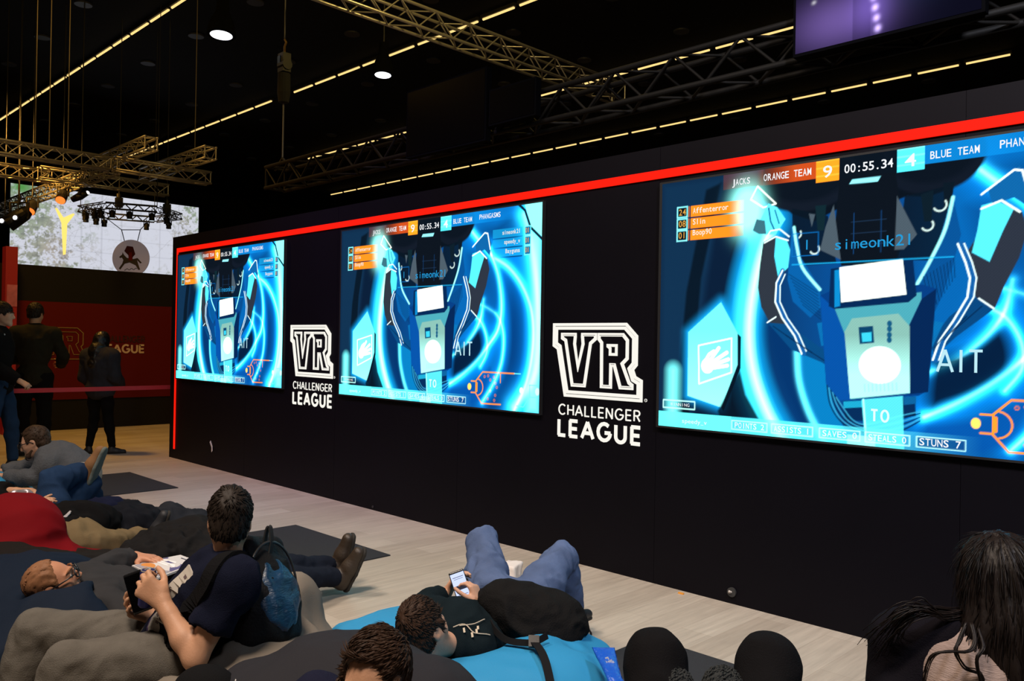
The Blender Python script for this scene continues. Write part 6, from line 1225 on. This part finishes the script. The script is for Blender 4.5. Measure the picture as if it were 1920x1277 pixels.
heap('jacket', 'dark grey jacket with a blue sheen beside the khaki trouser ends', 'jacket', [(335, 985, 5.45, (.18, .14, .09)), (365, 992, 5.5, (.18, .14, .08)), (312, 980, 5.35, (.10, .08, .10))], fabric('jacket_slate', (.020, .022, .028)), 'jackets in the heap', 64)
heap('bean_bag', 'near-black bean bag between the red bag and the man with glasses', 'bean bag', [(40, 1090, 4.00, (.50, .26, .13)), (170, 1082, 4.15, (.36, .22, .10)), (-60, 1100, 3.95, (.4, .3, .14))], mat('bag_black', (.011, .009, .008), .85, spec=.1, bump=.2, bscale=300), 'bean bags', 65, .02, 5, .016)
# ------------------------------------------------------------------ standing visitors at the back
def stander(px, pyt, pyf, face, lean=0, sz=1.0, arms=None):
    f = AZ(px, pyf, 0); d = np.dot(f-CC, _F); top = AD(px, pyt, d); Hh = top[2]; k = Hh/1.80; fr = unit(face*np.array([1, 1, 0])); r = np.cross(fr, Z_); P = lambda x, y, z: f+r*x*k+fr*y*k+Z_*z*k; return P, k, fr, r
P, k, fr, r = stander(61, 570, 853, FW*.8-RT*.35)
L10 = Man(dict(head=P(.0, .03, 1.675), neck=P(0, -.02, 1.50), shL=P(-.19, -.02, 1.44), shR=P(.19, -.02, 1.44), elL=P(-.27, .02, 1.16), wrL=P(-.16, .22, 1.12), elR=P(.30, .06, 1.18), wrR=P(.26, .27, 1.06), hipL=P(-.10, 0, .93), hipR=P(.10, 0, .93), mid=P(0, -.01, 1.2), knL=P(-.11, .02, .50), knR=P(.11, .02, .50), anL=P(-.12, 0, .09), anR=P(.12, 0, .09)), fr*.9+r*.3-Z_*.25, Z_+fr*.2, sz=k*1.06, hs=k*.98)
L10.body('person', 'tall man in olive jumper standing with his back to us before the red banner', mskin, {'R': dict(d=fr*.8-r*.3, n=-r, t=Z_, s=k)}, h=.012); L10.top('olive_jumper', molive, 1.95, 1.95, o=.02, hem=.10, wr=.008, h=.013, seed=71); L10.pants(mblackc, h=.013, seed=72, rise=.06); [L10.shoe(S, mshoeb, msole, fr, -Z_) for S in 'LR']; short_hair(L10.o, L10.hm, L10.M, hbrown, k*.98, seed=73, tufts=600, nape=-.06)
P, k, fr, r = stander(-6, 568, 884, RT*.95+FW*.3)
M11 = Man(dict(head=P(.0, .03, 1.67), neck=P(0, -.02, 1.50), shL=P(-.19, -.02, 1.44), shR=P(.19, -.02, 1.44), elL=P(-.26, -.05, 1.14), wrL=P(-.25, .08, .92), elR=P(.27, -.02, 1.16), wrR=P(.27, .26, .98), hipL=P(-.10, 0, .93), hipR=P(.10, 0, .93), mid=P(0, -.01, 1.2), knL=P(-.11, .10, .50), knR=P(.11, -.04, .50), anL=P(-.12, .12, .09), anR=P(.12, -.14, .09)), fr*.95+FW*.05, Z_, sz=k, hs=k)
M11.body('person', 'man in black jacket and jeans standing at the left border of the photo', mskin2, {'R': dict(d=fr*.8-Z_*.5, n=-r*.3-Z_*.6, t=-r*.4+Z_*.6, s=k, curl=(.8, 1.0, .7))}, h=.011); M11.top('black_jacket', mblackc, 1.95, 1.95, o=.028, hem=.12, wr=.01, h=.013, seed=74); M11.pants(mjean2, h=.013, seed=75); [M11.shoe(S, mshoeb, msole, fr, -Z_) for S in 'LR']; short_hair(M11.o, M11.hm, M11.M, hbrown, k, seed=76, tufts=600, nape=-.05); brows(M11.o, M11.hm, M11.M, hbrown, k); eyes(M11.o, M11.hm, M11.M, k)
wb = MB(); q = M11.J['shR']; wb.tube([q-fr*.10*k+Z_*.05-r*.03, q+Z_*.08-r*.06, q+fr*.11*k+Z_*.02-r*.03], .011, 6); build('white_strap', wb, mat('strap_white', (.5, .48, .5), .7), M11.o)
P, k, fr, r = stander(186, 620, 850, FW*.95+RT*.2)
N12 = Man(dict(head=P(.0, .03, 1.66), neck=P(0, -.02, 1.49), shL=P(-.18, -.02, 1.42), shR=P(.18, -.02, 1.42), elL=P(-.25, -.02, 1.12), wrL=P(-.18, .16, .98), elR=P(.24, .0, 1.12), wrR=P(.18, .18, 1.0), hipL=P(-.10, 0, .93), hipR=P(.10, 0, .93), mid=P(0, -.01, 1.2), knL=P(-.11, .02, .50), knR=P(.12, .03, .50), anL=P(-.13, -.06, .08), anR=P(.20, .02, .08)), fr, Z_, sz=k*1.0, hs=k*.98)
N12.body('person', 'woman with long black hair standing with her back to us, right of the tall man', mskin, {}, h=.012); N12.top('grey_jacket', fabric('jacket_grey_blue', (.030, .030, .038)), 1.97, 1.97, o=.045, hem=.12, wr=.010, h=.013, seed=77); N12.pants(mblackc, h=.013, seed=78, o=.004); [N12.shoe(S, mshoeb, msole, fr*.6-r*.8 if S == 'L' else fr*.5+r*.6, -Z_) for S in 'LR']
g_ = lambda x, y, z: N12.hm+k*(N12.M.T@np.array([x, y, z])); sd = SDF(); sd.ell(g_(0, -.01, .035), np.array([.09, .11, .10])*k, N12.M, .02); sd.chain([g_(0, -.05, -.0), g_(-.01, -.10, -.16), g_(0, -.13, -.34), g_(.03, -.12, -.50)], [.09*k, .105*k, .10*k, .05*k], .05); sd.chain([g_(.05, -.02, -.02), g_(.07, -.06, -.2), g_(.08, -.10, -.42), g_(.07, -.10, -.6)], [.05*k, .06*k, .05*k, .02*k], .05); soft('hair', sd, .011, mat('hair_black', (.005, .004, .004), .4, bump=.5, bscale=30, stretch=(1, 1, .12)), N12.o, wr=.006, wf=30)
